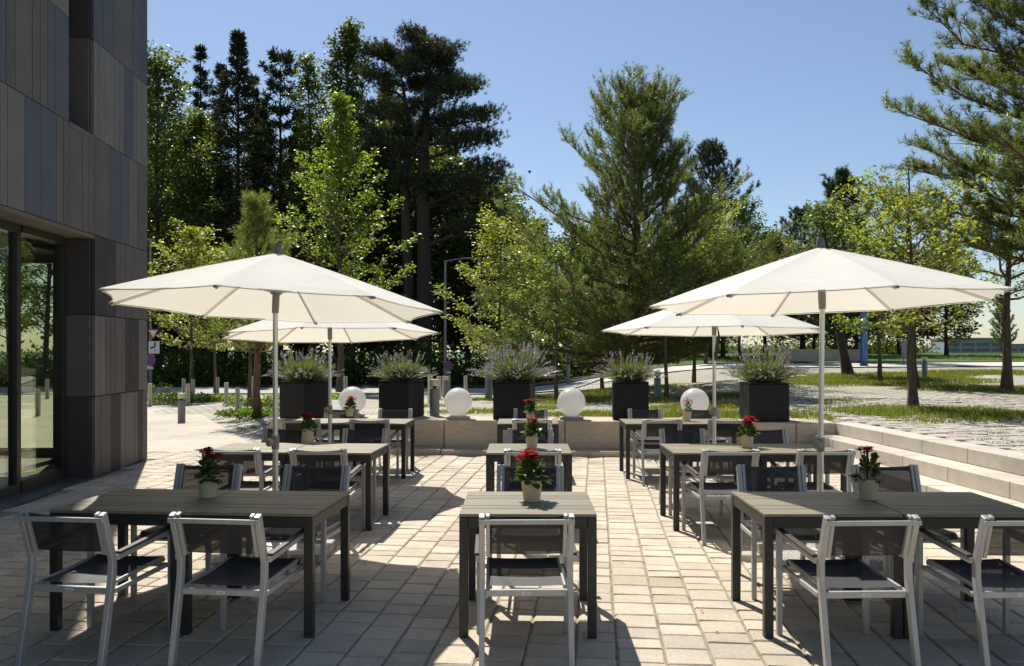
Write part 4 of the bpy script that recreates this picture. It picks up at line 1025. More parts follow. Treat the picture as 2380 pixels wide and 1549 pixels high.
# ------------------------------------------------------------------ trees
def tree_root(name, p, label, cat, group=None): return empty(name, p, 0, label=label, cat=cat, group=group)
def grow(seed, H, cb, prof, nprim, nsec, leafn, pitch=(10, 60), curve=.25, r0=.1, wob=.03, seclen=.42, trunk_n=8, whorl=0, droop=0.0, lean=(0, 0), trunk_top=.98, lv=(.72, 1.12), tpow=1.0):
    """returns wood MB, twig anchor arrays P (m,3), A (m,3 direction), rel height (m)"""
    rr = random.Random(seed); wood = MB(); P = []; A = []; Hh = []
    n = trunk_n; tp = []
    ox, oy = 0.0, 0.0
    for i in range(n + 1):
        t = i / n; ox += rr.uniform(-wob, wob) * H / n * 2; oy += rr.uniform(-wob, wob) * H / n * 2
        if i == 0: ox = oy = 0
        tp.append(Vector((ox + lean[0] * t, oy + lean[1] * t, H * trunk_top * t)))
    def tpos(z):
        t = max(0, min(.9999, z / (H * trunk_top))) * n; i = int(t); return tp[i].lerp(tp[i + 1], t - i)
    rad = lambda z: r0 * (1 - .93 * min(1, z / H)) + .006
    flare = [1.35] + [1.0] * n
    wood.tube(tp, [rad(q.z) * f for q, f in zip(tp, flare)], 9)
    az = rr.uniform(0, 6)
    for i in range(nprim):
        t = ((i // whorl) / max(1, nprim // whorl - 1)) if whorl else i / max(1, nprim - 1)
        t = min(1, max(0, t + rr.uniform(-.02, .02))) ** tpow
        z = cb + (H * .985 - cb) * t
        az += (2 * math.pi / whorl + rr.uniform(-.3, .3)) if whorl else 2.4 + rr.uniform(-.5, .5)
        Lb = prof(t) * rr.uniform(*lv)
        if Lb < .05: continue
        a = R(pitch[0] + (pitch[1] - pitch[0]) * t + rr.uniform(-9, 9))
        e = Vector((math.cos(az), math.sin(az), 0)); o = tpos(z)
        pts = []
        for k in range(5):
            u = k / 4
            pts.append(o + e * (Lb * u * math.cos(a)) + Vector((0, 0, Lb * u * math.sin(a) + curve * Lb * u * u - droop * Lb * u * (1 - .5 * u))) + Vector((rr.uniform(-1, 1), rr.uniform(-1, 1), rr.uniform(-1, 1))) * (.035 * Lb * (k > 0)))
        rb = max(.008, min(rad(z) * .55, .012 + Lb * .016))
        wood.tube(pts, [rb, rb * .8, rb * .6, rb * .4, rb * .2], 5, cap=False)
        def bpos(u):
            q = max(0, min(.999, u)) * 4; k = int(q); return pts[k].lerp(pts[k + 1], q - k), (pts[k + 1] - pts[k]).normalized()
        ns = max(2, int(nsec * (.45 + .55 * Lb / max(.1, prof(.25)))))
        for j in range(ns):
            u = .22 + .78 * (j + rr.random()) / ns
            q, dv = bpos(u); side = dv.cross(Vector((0, 0, 1))); side = side.normalized() if side.length > .01 else Vector((1, 0, 0))
            sg = 1 if j % 2 else -1
            dd = (dv * rr.uniform(.4, .9) + side * sg * rr.uniform(.35, .9) + Vector((0, 0, rr.uniform(-.15, .4) - droop * .6))).normalized()
            ls = seclen * (.35 + .75 * (1.15 - u)) * (Lb ** .8) * rr.uniform(.6, 1.2)
            q2 = q + dd * ls
            if ls > .25: wood.tube([q, q.lerp(q2, .5) + Vector((0, 0, .03 * ls)), q2], [.006 + .008 * ls, .004 + .004 * ls, .002], 3, cap=False)
            for kk in range(leafn):
                w = rr.uniform(.15, 1.05); P.append(q.lerp(q2, w)); A.append(dd); Hh.append(t)
        P.append(pts[-1]); A.append((pts[-1] - pts[-2]).normalized()); Hh.append(t)
    P.append(tp[-1]); A.append(Vector((0, 0, 1))); Hh.append(1.0)
    return wood, np.array([tuple(v) for v in P]), np.array([tuple(v) for v in A]), np.array(Hh)
def broad_leaves(seed, P, A, per, sig, L, flat=1.0):
    rng = np.random.default_rng(seed); P = np.repeat(P, per, 0); A = np.repeat(A, per, 0); n = len(P)
    P = P + rng.normal(0, sig, (n, 3)) * np.array([1, 1, .65])
    D = A * .5 + rng.normal(0, .8, (n, 3)) * np.array([1, 1, .45]) + np.array([0, 0, -.25])
    N = np.array([0, 0, flat]) + rng.normal(0, .55, (n, 3))
    l = L * rng.uniform(.65, 1.2, n)
    return leaf_quads(P, D, N, l, l * .68)
TREE_CACHE = {}
def put_tree(key, builder, p, label, cat, mats, group, rz=0.0, sc=1.0, names=('trunk', 'crown'), zs=None):
    if key not in TREE_CACHE: TREE_CACHE[key] = builder()
    wm, cm = TREE_CACHE[key]
    o = tree_root('pine_tree' if 'pine' in cat else ('spruce_tree' if 'spruce' in cat else 'leafy_tree'), p, label, cat, group)
    o.rotation_euler = (0, 0, rz); o.scale = (sc, sc, zs or sc)
    t = bpy.data.objects.new('trunk', wm); col.objects.link(t); t.parent = o
    c = bpy.data.objects.new('crown', cm); col.objects.link(c); c.parent = o
    if not wm.materials: wm.materials.append(mats[0])
    if not cm.materials: cm.materials.append(mats[1])
    if cm.materials[0] != mats[1]:
        c.material_slots[0].link = 'OBJECT'; c.material_slots[0].material = mats[1]
    return o
def decid(seed, H, cb, Rm, shape, nprim, nsec, per, sig, L, leafn=3, pitch=(15, 62), r0=.09, **kw):
    def b():
        prof = {'oval': lambda t: Rm * (.55 + .9 * t - 1.35 * t * t) / .70, 'cone': lambda t: Rm * (1.02 - .90 * t ** 1.25) * min(1, .6 + 2.2 * t), 'round': lambda t: Rm * math.sqrt(max(.03, 1 - (2 * t - .85) ** 2 / 1.4)) }[shape]
        w, P, A, h = grow(seed, H, cb, prof, nprim, nsec, leafn, pitch=pitch, r0=r0, **kw)
        return w.mesh('trunk', smooth=True), np_mesh('crown', broad_leaves(seed, P, A, per, sig, L), 4)
    return b
def pine(seed, H, cb, Rm, nprim, nsec, shoot, nn, nl, w, leafn=2, r0=.16, shape='cone', pitch=(2, 55), curve=.35, lean=(0, 0), whorl=5, upb=.55, **kw):
    def b():
        prof = {'cone': lambda t: Rm * (1.0 - .86 * t) * min(1, .62 + 2.0 * t), 'bushy': lambda t: Rm * (1.0 - .80 * t ** .8) * min(1, .75 + 2.0 * t), 'flat': lambda t: Rm * (.55 + .75 * t - .75 * t * t), 'dome': lambda t: Rm * math.sqrt(max(.05, 1 - t ** 2.2))}[shape]
        wd, P, A, h = grow(seed, H, cb, prof, nprim, nsec, leafn, pitch=pitch, curve=curve, r0=r0, whorl=whorl, lean=lean, **kw)
        rng = np.random.default_rng(seed)
        A2 = unit(A * .7 + np.array([0, 0, upb]) + rng.normal(0, .28, A.shape))
        tr = needle_tris(rng, P, A2, shoot * rng.uniform(.6, 1.25, len(P)), nn, nl, w)
        return wd.mesh('trunk', smooth=True), np_mesh('crown', tr, 3)
    return b
def spruce(seed, H, cb, Rm, nprim, nsec, L, per=3, shape=None, r0=.22):
    def b():
        prof = shape or (lambda t: (Rm * (1.0 - .98 * t ** .8) * min(1, .5 + 2.2 * t) + .08) * (1 + .22 * math.sin(t * 47 + seed)))
        wd, P, A, h = grow(seed, H, cb, prof, nprim, nsec, 3, pitch=(-4, 40), curve=.10, r0=r0, whorl=6, droop=.05, wob=.004, seclen=.34, trunk_n=10, lv=(.45, 1.25))
        rng = np.random.default_rng(seed); P = np.repeat(P, per, 0); A = np.repeat(A, per, 0); n = len(P)
        P = P + rng.normal(0, .07, (n, 3)); D = A + rng.normal(0, .45, (n, 3)) + np.array([0, 0, -.10]); N = rng.normal(0, .7, (n, 3)) + np.array([0, 0, .6])
        l = L * rng.uniform(.6, 1.25, n)
        return wd.mesh('trunk', smooth=True), np_mesh('crown', leaf_quads(P, D, N, l, l * .26), 4)
    return b
def spot(px, d):
    p = plan(px, d); p.z = gz(p.x, p.y) - .03; return p
def htop(px, d, y): p = spot(px, d); return zat(y, d) - p.z
GW = 'tall trees of the wood behind the road'
# --- the wood behind the road (left half)
put_tree('sp1', spruce(1, htop(553, 50, 72), 4.0, 5.0, 150, 13, .32, per=4), spot(553, 50), 'tallest dark spruce on the left with a straight bare trunk', 'spruce tree', (m_barkd, lm_spruce), GW)
put_tree('sp2', spruce(2, htop(466, 57, 104), 8.0, 2.9, 108, 10, .32, per=4), spot(466, 57), 'narrow dark spruce top left of the tallest spruce', 'spruce tree', (m_barkd, lm_spruce), GW)
put_tree('sp3', spruce(3, htop(651, 52, 138), 2.5, 1.75, 102, 9, .36, per=4, shape=lambda t: 1.0 + (.9 if t > .62 else .1) * (1 - t) * 1.9 + .12 * math.sin(t * 30), r0=.2), spot(651, 52), 'slender spruce with rounded top and sparse lower branches', 'spruce tree', (m_barkd, lm_spruce), GW, rz=1.0)
put_tree('sp4', spruce(4, htop(620, 60, 230), 3.0, 2.3, 108, 11, .34, per=4), spot(612, 60), 'dark spruce behind the gap between the two tall spruces', 'spruce tree', (m_barkd, lm_spruce), GW, rz=2.0)
put_tree('sp2', None, spot(512, 54), 'dark spruce shoulder just left of the tallest spruce', 'spruce tree', (m_barkd, lm_spruce), GW, rz=2.2, sc=.90)
put_tree('sp4', None, spot(590, 55), 'dark spruce just right of the tallest spruce trunk', 'spruce tree', (m_barkd, lm_spruce), GW, rz=4.2, sc=1.0)
put_tree('sp2', None, spot(690, 58), 'dark spruce behind the airy light green tree', 'spruce tree', (m_barkd, lm_spruce), GW, rz=5.2, sc=.82)
put_tree('oak', decid(11, htop(812, 52, 66), 5.0, 3.3, 'oval', 52, 11, 9, .24, .25, pitch=(25, 70), r0=.26, lv=(.5, 1.35)), spot(812, 52), 'tall dark leafy tree rising left of the black pine', 'leafy tree', (m_barkd, lm_dark), GW)
put_tree('airy', decid(12, htop(728, 49, 128), 4.0, 2.2, 'oval', 40, 9, 7, .22, .21, pitch=(35, 72), r0=.16), spot(728, 49), 'airy light green tree between slender spruce and dark leafy tree', 'leafy tree', (m_barkd, lm_mid), GW)
put_tree('locust', decid(13, htop(385, 46, 165), 3.0, 3.4, 'round', 50, 11, 10, .24, .22, pitch=(15, 60), r0=.2, lv=(.5, 1.3)), spot(372, 46), 'yellowish green leafy tree next to the edge of the building', 'leafy tree', (m_barkd, lm_mid), GW)
put_tree('locust', None, spot(440, 49), 'green leafy tree left of the tallest spruce, lower than it', 'leafy tree', (m_barkd, lm_mid), GW, rz=2.1, sc=.86)
put_tree('oak', None, spot(330, 55), 'leafy tree behind the edge of the dark building', 'leafy tree', (m_barkd, lm_dark), GW, rz=1.3, sc=.9)
for k, (px, d, sc_) in enumerate(((405, 63, .86), (490, 61, .84), (600, 64, .92), (700, 62, .84), (905, 60, .95), (1030, 62, .85))):
    put_tree('oak', None, spot(px, d), ['dark tree filling the wood behind the yellowish leafy tree', 'dark tree filling the wood left of the tallest spruce trunk', 'dark tree between tallest and slender spruce, far back', 'dark tree far back behind the airy light green tree', 'dark tree far back, left of the twin pine trunks', 'dark tree far back, right of the twin pine trunks'][k], 'leafy tree', (m_barkd, lm_dark), GW, rz=k * 1.9, sc=sc_)
under = decid(14, 10.5, 1.2, 3.4, 'round', 46, 11, 9, .32, .28, pitch=(8, 55), r0=.15)
ul = ['low dark tree under the spruces, by the road signs', 'low dark tree behind the golden-leaved tree', 'low dark tree between the spruce trunks', 'low dark tree right of the slender spruce trunk', 'low dark tree behind the tall yellow-green tree',
      'low dark tree left of the twin pine trunks', 'low dark tree behind the twin pine trunks', 'low dark tree right of the twin pine trunks', 'low dark tree behind the street lamp', 'low dark tree left of the big middle pine',
      'low dark tree glimpsed through the spruces, far left', 'low dark tree behind the back left parasol']
for k, (px, d, s, m) in enumerate(((362, 52, 1.0, lm_dark), (445, 55, 1.05, lm_dark), (525, 58, 1.1, lm_dark), (690, 57, 1.05, lm_dark), (780, 56, 1.3, lm_dark), (880, 53, 1.35, lm_dark), (975, 57, 1.3, lm_dark), (1085, 52, 1.12, lm_mid), (1150, 56, 1.05, lm_dark), (1225, 54, .85, lm_dark), (400, 60, 1.25, lm_dark), (840, 61, 1.3, lm_dark))):
    put_tree('under', under, spot(px, d), ul[k], 'leafy tree', (m_barkd, m), 'low trees filling the wood', rz=k * 1.7, sc=s)
for k, (px, d, key, m, rz) in enumerate(((20, 44, 'locust', lm_mid, .4), (110, 42, 'locust', lm_yellow, 2.2))):
    put_tree(key, None, spot(px, d), ['leafy tree seen through the leftmost lobby pane', 'bright leafy tree seen through the lobby glass'][k], 'leafy tree', (m_barkd, m), GW, rz=rz, sc=.72)
# --- black pine with twin trunks
def black_pine():
    H = htop(985, 46, 100); w = MB(); rr = random.Random(77); P = []; A = []
    t1 = [(0, 0, 0), (.02, .1, H * .3), (-.05, .1, H * .6), (.15, 0, H * .85), (.45, 0, H * .97)]
    t2 = [(-.75, .3, 0), (-.85, .3, H * .3), (-1.05, .2, H * .55), (-.85, .1, H * .78), (-1.3, 0, H * .93)]
    w.tube(t1, [.46, .40, .32, .16, .04], 10); w.tube(t2, [.34, .30, .25, .14, .03], 10)
    def tp(tr, z):
        for a, b in zip(tr[:-1], tr[1:]):
            if z <= b[2]: f = (z - a[2]) / (b[2] - a[2]); return Vector(a).lerp(Vector(b), f)
        return Vector(tr[-1])
    limbs = []
    # right-hand layered limbs (height, length, azimuth deg, pitch deg)
    for zf, L, az, pt in ((.40, 5.4, -5, 22), (.44, 4.6, 30, 14), (.52, 4.9, -25, 16), (.52, 4.4, 20, 14), (.60, 4.3, 0, 12), (.66, 4.0, -20, 12), (.66, 3.4, 160, 12), (.70, 3.6, 15, 10), (.74, 3.9, -8, 8), (.78, 3.3, 40, 12), (.80, 3.2, -40, 12),
                          (.84, 2.6, 10, 20), (.88, 2.2, 60, 25), (.90, 2.0, -50, 30), (.93, 1.7, 0, 40), (.96, 1.4, 90, 50), (.97, 1.3, 200, 45), (.72, 3.0, 100, 12), (.76, 2.8, -90, 12), (.86, 2.4, -110, 20), (.86, 2.3, 110, 20), (.92, 1.8, 150, 30)):
        limbs.append((t1, zf * H, L, az, pt))
    for zf, L, az, pt in ((.58, 2.6, 180, 10), (.62, 2.9, 150, 12), (.66, 2.6, 210, 12), (.70, 2.9, 175, 14), (.76, 2.6, 195, 18), (.80, 2.4, 130, 20), (.83, 2.4, 230, 22), (.87, 2.2, 170, 30), (.90, 1.8, 90, 35), (.91, 1.8, 250, 35), (.93, 1.5, 180, 45), (.93, 1.3, 20, 45), (.74, 2.2, 80, 15), (.74, 2.2, -80, 15)):
        limbs.append((t2, zf * H, L, az, pt))
    for k in range(24):
        tr = t1 if rr.random() < .6 else t2; zf = rr.uniform(.50, .97)
        limbs.append((tr, zf * H, rr.uniform(1.2, 3.2) * (1.25 - .55 * zf), rr.uniform(0, 360), rr.uniform(5, 20) + 30 * max(0, zf - .8) * 5))
    for tr, z, L, az, pt in limbs:
        o = tp(tr, z); az = R(az + rr.uniform(-8, 8)); e = Vector((math.cos(az), math.sin(az), 0)); a = R(pt)
        pts = [o + e * (L * u * math.cos(a)) + Vector((0, 0, L * u * math.sin(a) * (1 - .35 * u))) + Vector((rr.uniform(-.12, .12), rr.uniform(-.12, .12), rr.uniform(-.10, .10))) * (1 if u else 0) for u in (0, .25, .5, .75, 1)]
        w.tube(pts, [.03 + .022 * L, .02 + .017 * L, .012 * L + .015, .02, .01], 6, cap=False)
        for j in range(int(15 + 9 * L)):
            u = rr.uniform(.28, 1.0); q = u * 4; k = min(3, int(q)); b = pts[k].lerp(pts[k + 1], q - k)
            side = e.cross(Vector((0, 0, 1))) * rr.choice((-1, 1)) * rr.uniform(.1, 1) * (.36 * L * (1.15 - .6 * u)) + e * rr.uniform(0, .45)
            c = b + side + Vector((0, 0, rr.uniform(.0, .30)))
            if side.length > .4: w.tube([b, b.lerp(c, .6) - Vector((0, 0, .04)), c], [.018, .012, .006], 3, cap=False)
            for s in range(7):
                P.append(tuple(c + Vector((rr.gauss(0, .24), rr.gauss(0, .24), rr.gauss(.05, .15))))); A.append((rr.gauss(e.x * .3, .4), rr.gauss(e.y * .3, .4), .8))
    rng = np.random.default_rng(5)
    tr = needle_tris(rng, np.array(P), np.array(A), .20, 15, .19, .032, spread=.9)
    return w.mesh('trunk', smooth=True), np_mesh('crown', tr, 3)
put_tree('bpine', black_pine, spot(985, 46), 'huge black pine with twin trunks and layered flat branches', 'pine tree', (m_barkd, lm_bpine), GW)
# --- big Scots pine in the middle
put_tree('mpine', pine(58, htop(1478, 24, 262), .9, 5.0, 125, 20, .36, 38, .115, .0145, leafn=4, r0=.20, tpow=1.3, pitch=(-2, 50), curve=.26, lean=(.2, .2), seclen=.44, lv=(.42, 1.15), shape='bushy', wob=.05), spot(1470, 24), 'broad bushy pine in the middle behind the planters', 'pine tree', (m_barkp, lm_pine), 'pines on the plaza')
put_tree('lpine', pine(53, htop(585, 20.5, 505), 1.5, 1.5, 36, 9, .36, 36, .12, .011, leafn=3, r0=.09, lv=(.5, 1.25), pitch=(8, 55), curve=.3, lean=(-.1, 0)), spot(597, 20), 'small pine behind the left parasol with a reddish trunk', 'pine tree', (m_barkp, lm_pinel), 'pines on the plaza')
put_tree('rpine', pine(54, 10.0, 2.5, 3.6, 130, 30, .24, 36, .135, .0125, leafn=5, r0=.16, pitch=(0, 50), curve=.2, shape='dome', seclen=.42, lv=(.6, 1.15)), spot(2640, 15.5), 'near pine whose branches hang in from the right edge', 'pine tree', (m_barkp, lm_pine), 'pines on the plaza', rz=.6)
# pines and firs further back on the right
bp2 = pine(55, 11.5, 1.5, 3.0, 60, 13, .32, 20, .21, .034, leafn=4, r0=.22, pitch=(4, 50), curve=.25, shape='dome')
put_tree('bp2', bp2, spot(1655, 44), 'dark pine right behind the broad middle pine', 'pine tree', (m_barkd, lm_bpine), 'dark pines behind the plaza', sc=.92)
put_tree('bp3', pine(56, 8.4, 1.0, 2.3, 60, 12, .32, 20, .20, .032, leafn=4, r0=.18, pitch=(25, 66), curve=.3, shape='dome'), spot(1962, 42), 'dark upright pine above the front right parasol', 'pine tree', (m_barkd, lm_bpine), 'dark pines behind the plaza', zs=1.03)
put_tree('bp2', None, spot(1865, 50), 'lower dark pine left of the upright pine above the parasol', 'pine tree', (m_barkd, lm_bpine), 'dark pines behind the plaza', rz=2, sc=.72)
put_tree('bp3', None, spot(2330, 60), 'small distant pine at the right edge of the lawn', 'pine tree', (m_barkd, lm_pine), 'dark pines behind the plaza', rz=1.0, sc=.45)
# --- young leafy trees on the plaza
GY = 'young leafy trees on the plaza'
put_tree('lime', decid(61, htop(800, 34, 240), 2.3, 2.95, 'cone', 60, 11, 6, .13, .155, pitch=(18, 66), r0=.13, lv=(.45, 1.3), seclen=.5), spot(790, 34), 'tall bright yellow-green leafy tree in the left half', 'leafy tree', (m_bark, lm_yellow), GY)
small = decid(62, 6.0, 1.75, 1.5, 'oval', 34, 9, 6, .10, .12, pitch=(12, 60), r0=.062, lv=(.5, 1.35), seclen=.5)
small2 = decid(63, 6.4, 1.7, 1.85, 'round', 36, 10, 7, .11, .12, pitch=(6, 55), r0=.07, lv=(.5, 1.35), seclen=.5)
put_tree('small', small, spot(443, 29.5), 'small golden-leaved tree beside the corner of the building', 'leafy tree', (m_bark, lm_gold), GY, sc=1.0, zs=.96)
put_tree('small', None, spot(500, 33), 'thin young tree behind the left parasol, right of golden tree', 'leafy tree', (m_bark, lm_gold), GY, rz=2, sc=.9)
slim = decid(68, 4.6, 2.3, 1.0, 'oval', 18, 7, 5, .09, .11, pitch=(12, 55), r0=.06, lv=(.5, 1.3), seclen=.5)
put_tree('slim', slim, spot(580, 24), 'slim young tree just left of the reddish pine trunk', 'leafy tree', (m_bark, lm_yellow), GY, rz=4, sc=.9)
put_tree('small2', small2, spot(1166, 27), 'golden green young tree behind the middle planter', 'leafy tree', (m_bark, lm_gold), GY, sc=.97, zs=.80)
put_tree('small2', None, spot(1220, 31), 'slim young tree right behind the golden green one', 'leafy tree', (m_bark, lm_yellow), GY, rz=1, sc=.95, zs=.74)
put_tree('slim', None, spot(1294, 22.5), 'slim trunked tree between middle globe lamp and middle planter', 'leafy tree', (m_bark, lm_yellow), GY, rz=2, sc=.85)
put_tree('small2', None, spot(1400, 29), 'slim tree left of the broad pine trunk', 'leafy tree', (m_bark, lm_fresh), GY, rz=3, sc=.78)
put_tree('slim', None, spot(1549, 20.5), 'slim trunked tree right of the fourth planter', 'leafy tree', (m_bark, lm_fresh), GY, rz=.4, sc=.8)
put_tree('small2', None, spot(1613, 27), 'slim trunked tree behind the back right parasol', 'leafy tree', (m_bark, lm_yellow), GY, rz=5, sc=.80)
put_tree('small2', None, spot(1640, 38), 'golden tree peeking out at right of the broad pine', 'leafy tree', (m_bark, lm_gold), GY, rz=5.5, sc=1.02)
put_tree('small2', None, spot(1720, 42), 'yellow-green tree low behind the front right parasol', 'leafy tree', (m_bark, lm_yellow), GY, rz=2.5, sc=1.1)
put_tree('small2', None, spot(2044, 24.5), 'slim trunked tree right of the leaning trunk', 'leafy tree', (m_bark, lm_yellow), GY, rz=.9, sc=.82)
put_tree('rtree', decid(64, htop(2124, 16.2, 500), 1.35, 1.35, 'round', 26, 9, 5, .085, .095, pitch=(5, 50), r0=.085, lv=(.5, 1.4), seclen=.5), spot(2123, 16.2), 'yellow-green tree nearest the steps with a straight brown trunk', 'leafy tree', (m_bark, lm_gold), GY)
put_tree('rtree2', decid(65, htop(2330, 21.3, 395), 2.0, 2.05, 'round', 32, 10, 6, .10, .105, pitch=(8, 55), r0=.115, lv=(.5, 1.3), seclen=.5), spot(2340, 21.3), 'yellow-green tree at the right edge, trunk on the grass patch', 'leafy tree', (m_bark, lm_yellow), GY, rz=1)
put_tree('lean', decid(66, 5.4, 2.2, 1.7, 'oval', 30, 9, 6, .14, .125, pitch=(12, 58), r0=.16, lean=(-.9, 0)), spot(1972, 28.6), 'tree with a thick dark leaning trunk behind the front right parasol', 'leafy tree', (m_barkd, lm_fresh), GY)
# bare-topped tree
def bare():
    w, P, A, h = grow(71, htop(2124, 22, 385), 1.5, lambda t: 1.5 * (1.05 - .8 * t), 26, 7, 0, pitch=(20, 55), r0=.10, seclen=.5)
    return w.mesh('trunk', smooth=True), np_mesh('crown', broad_leaves(71, P[:6], A[:6], 40, .3, .10), 4)
put_tree('bare', bare, spot(2126, 22), 'half bare tree with leafless top twigs above the right parasol', 'leafy tree', (m_barkd, lm_gold), GY)
# trees on the crest of the lawn
ll = ['round tree on the lawn crest, leftmost under the parasol rim', 'tree on the lawn crest behind the blue totem', 'tree on the lawn crest behind the notice panel', 'largest round tree on the lawn crest', 'tree on the crest right of the low wall', 'tree at the far left of the lawn behind the planters', 'tree behind the slim trunks at centre right', 'dark tree behind the back right parasol', 'dark tree right of the lamp column', 'light tree in the gap behind the fourth planter']
crest = decid(67, 5.6, .9, 2.0, 'round', 40, 10, 9, .22, .19, pitch=(6, 55), r0=.10)
for k, (px, d, s, m) in enumerate(((1890, 52, 1.0, lm_mid), (1990, 50, 1.05, lm_dark), (2090, 52, 1.05, lm_mid), (2200, 50, 1.05, lm_dark), (1940, 58, 1.1, lm_dark), (1560, 50, 1.1, lm_mid), (1680, 47, 1.1, lm_dark), (1780, 50, 1.15, lm_dark), (1360, 52, 1.3, lm_dark), (1450, 56, 1.2, lm_mid))):
    put_tree('crest', crest, spot(px, d), ll[k], 'leafy tree', (m_barkd, m), 'trees on the crest of the lawn', rz=k * 1.3, sc=s)

# ------------------------------------------------------------------ undergrowth, grass, weeds (uncountable)
def leaf_stuff(name, label, spots, n, L, m, hgt, seed, sig=None):
    rng = np.random.default_rng(seed); k = rng.integers(0, len(spots), n); S = np.array(spots)[k]
    P = S[:, :3] + rng.normal(0, 1, (n, 3)) * np.stack([S[:, 3], S[:, 3] * .6, S[:, 3] * 0], 1)
    P[:, 2] += np.abs(rng.normal(0, .5, n)) * S[:, 4] * (.6 + .4 * np.sin(P[:, 0] * 1.7) * np.cos(P[:, 1]))
    l = L * rng.uniform(.6, 1.3, n)
    me = np_mesh(name, leaf_quads(P, rng.normal(0, 1, (n, 3)) + np.array([0, 0, .1]), rng.normal(0, .6, (n, 3)) + np.array([0, 0, .7]), l, l * .6), 4)
    return tag(link(name, me, m), label, kind='stuff')
rng = np.random.default_rng(90)
sp_ = []
for k in range(190):
    px = rng.uniform(-40, 1560); d = rng.uniform(40.5, 47); p = plan(px, d); sp_.append((p.x, p.y, gz(p.x, p.y), rng.uniform(.6, 1.2), rng.uniform(1.2, 2.6)))
leaf_stuff('undergrowth', 'dark shrubs and brambles at the edge of the wood', sp_, 58000, .22, lm_dark, 1, 91)
sp_ = []
for k in range(40):
    px = rng.uniform(300, 1500); d = rng.uniform(40.0, 43); p = plan(px, d); sp_.append((p.x, p.y, gz(p.x, p.y), rng.uniform(.4, .9), rng.uniform(.6, 2.2)))
leaf_stuff('undergrowth', 'lighter green shrubs catching sun at the wood edge', sp_, 7000, .16, lm_mid, 1, 92)
sp_ = []
for k in range(70):
    px = rng.uniform(1380, 2120); d = rng.uniform(56, 61); p = plan(px, d); sp_.append((p.x, p.y, gz(p.x, p.y), rng.uniform(.6, 1.2), rng.uniform(.8, 2.4)))
leaf_stuff('undergrowth', 'dark hedge line behind the lawn', sp_, 16000, .24, lm_dark, 1, 93)
def ground_cover(px, py, rx, ry, n, seed, m=lm_fresh, L=.09, h=.22):
    p, d = ground_at(px, py); rg = np.random.default_rng(seed); a = rg.uniform(0, 6.28, n); r = np.sqrt(rg.random(n))
    P = np.stack([p.x + np.cos(a) * r * rx, p.y + np.sin(a) * r * ry, np.full(n, p.z) + rg.random(n) * h * (1 - .6 * r)], 1)
    D = np.stack([np.cos(a), np.sin(a), rg.uniform(-.1, 1, n)], 1) + rg.normal(0, .6, (n, 3))
    return leaf_quads(P, D, rg.normal(0, .5, (n, 3)) + np.array([0, 0, 1]), L * rg.uniform(.6, 1.3, n), L * .6)
def bed(name, label, arr, m): return tag(link(name, np_mesh(name, np.concatenate(arr), 4), m), label, kind='stuff')
bed('ground_cover', 'low leafy ground cover around the pine trunk', [ground_cover(600, 968, .95, .45, 1500, 1), ground_cover(590, 945, .8, .4, 600, 2)], lm_fresh)
bed('weeds', 'yellow-green weeds in the tree beds of the forecourt', [ground_cover(430, 935, 1.9, .5, 2200, 3, h=.35), ground_cover(375, 940, .7, .4, 600, 4, h=.75), ground_cover(475, 933, .9, .4, 700, 5, h=.2), ground_cover(730, 928, 1.5, .5, 1200, 6, h=.2), ground_cover(620, 945, .8, .3, 500, 7)], lm_yellow)
def blades(cx, cy, rx, ry, n, rg, h=.07, zf=gz):
    a = rg.uniform(0, 6.28, n); r = np.sqrt(rg.random(n)) * (1 + .25 * np.sin(a * 3 + cx) + .15 * np.sin(a * 7 + cy))
    x = cx + np.cos(a) * r * rx; y = cy + np.sin(a) * r * ry
    z = np.array([zf(float(q), float(w)) for q, w in zip(x, y)])
    P = np.stack([x, y, z], 1); D = rg.normal(0, .45, (n, 3)) + np.array([0, 0, 1.0]); hh = h * rg.uniform(.5, 1.4, (n, 1)) * (1.15 - .5 * np.minimum(1, r))[:, None]
    s = unit(np.cross(D, rg.normal(size=(n, 3)))) * .0075
    return np.stack([P - s, P + s, P + unit(D) * hh], 1)
def zplaza(x, y):
    return gz(x, y) if y > wall_y(min(5.6, x)) + .3 else .50 + .004 * max(0, x - step_x(y) - .3)
rg = np.random.default_rng(17); G = []
def patch(px, py, rx, ry, dens=700, h=.08):
    p, d = ground_at(px, py); ry = min(ry * 2.6, rx * 1.2); G.append(blades(p.x, p.y, rx, ry, int(rx * ry * 3.14 * dens * .9), rg, h * 1.25, zplaza))
for a in ((2150, 962, 1.75, .55, 900, .10), (2290, 966, 1.0, .4, 700, .09), (2010, 960, .7, .3, 500), (2340, 906, 1.6, .6, 700), (2230, 905, 1.3, .45, 600), (2044, 893, 2.0, .5, 700), (1930, 889, 1.8, .5, 600), (2160, 885, 2.2, .6, 600), (2300, 868, 3.2, .7, 500, .1), (2080, 874, 3.0, .6, 500, .1), (1900, 880, 2.4, .6, 500),
          (1549, 932, 1.0, .35, 700), (1650, 925, 1.4, .4, 650), (1700, 945, 1.0, .35, 650), (1600, 950, 1.2, .35, 650), (1400, 910, 1.8, .5, 550), (1294, 922, 1.2, .4, 650), (1340, 935, 1.3, .35, 650), (1260, 950, .8, .3, 650), (1420, 925, 1.2, .35, 600), (1500, 908, 1.8, .5, 550), (1380, 965, .9, .35, 800), (1290, 970, .7, .3, 700),
          (1660, 968, 1.0, .4, 850, .1), (1560, 968, .6, .3, 750, .1), (1720, 972, .6, .25, 700), (1110, 958, .6, .25, 700), (1060, 960, .5, .2, 600), (990, 945, .8, .3, 300), (1120, 930, .9, .3, 450), (1840, 965, .7, .3, 550), (1880, 975, .5, .25, 450), (1940, 935, .8, .25, 300), (590, 995, .4, .12, 500, .05)):
    patch(*a)
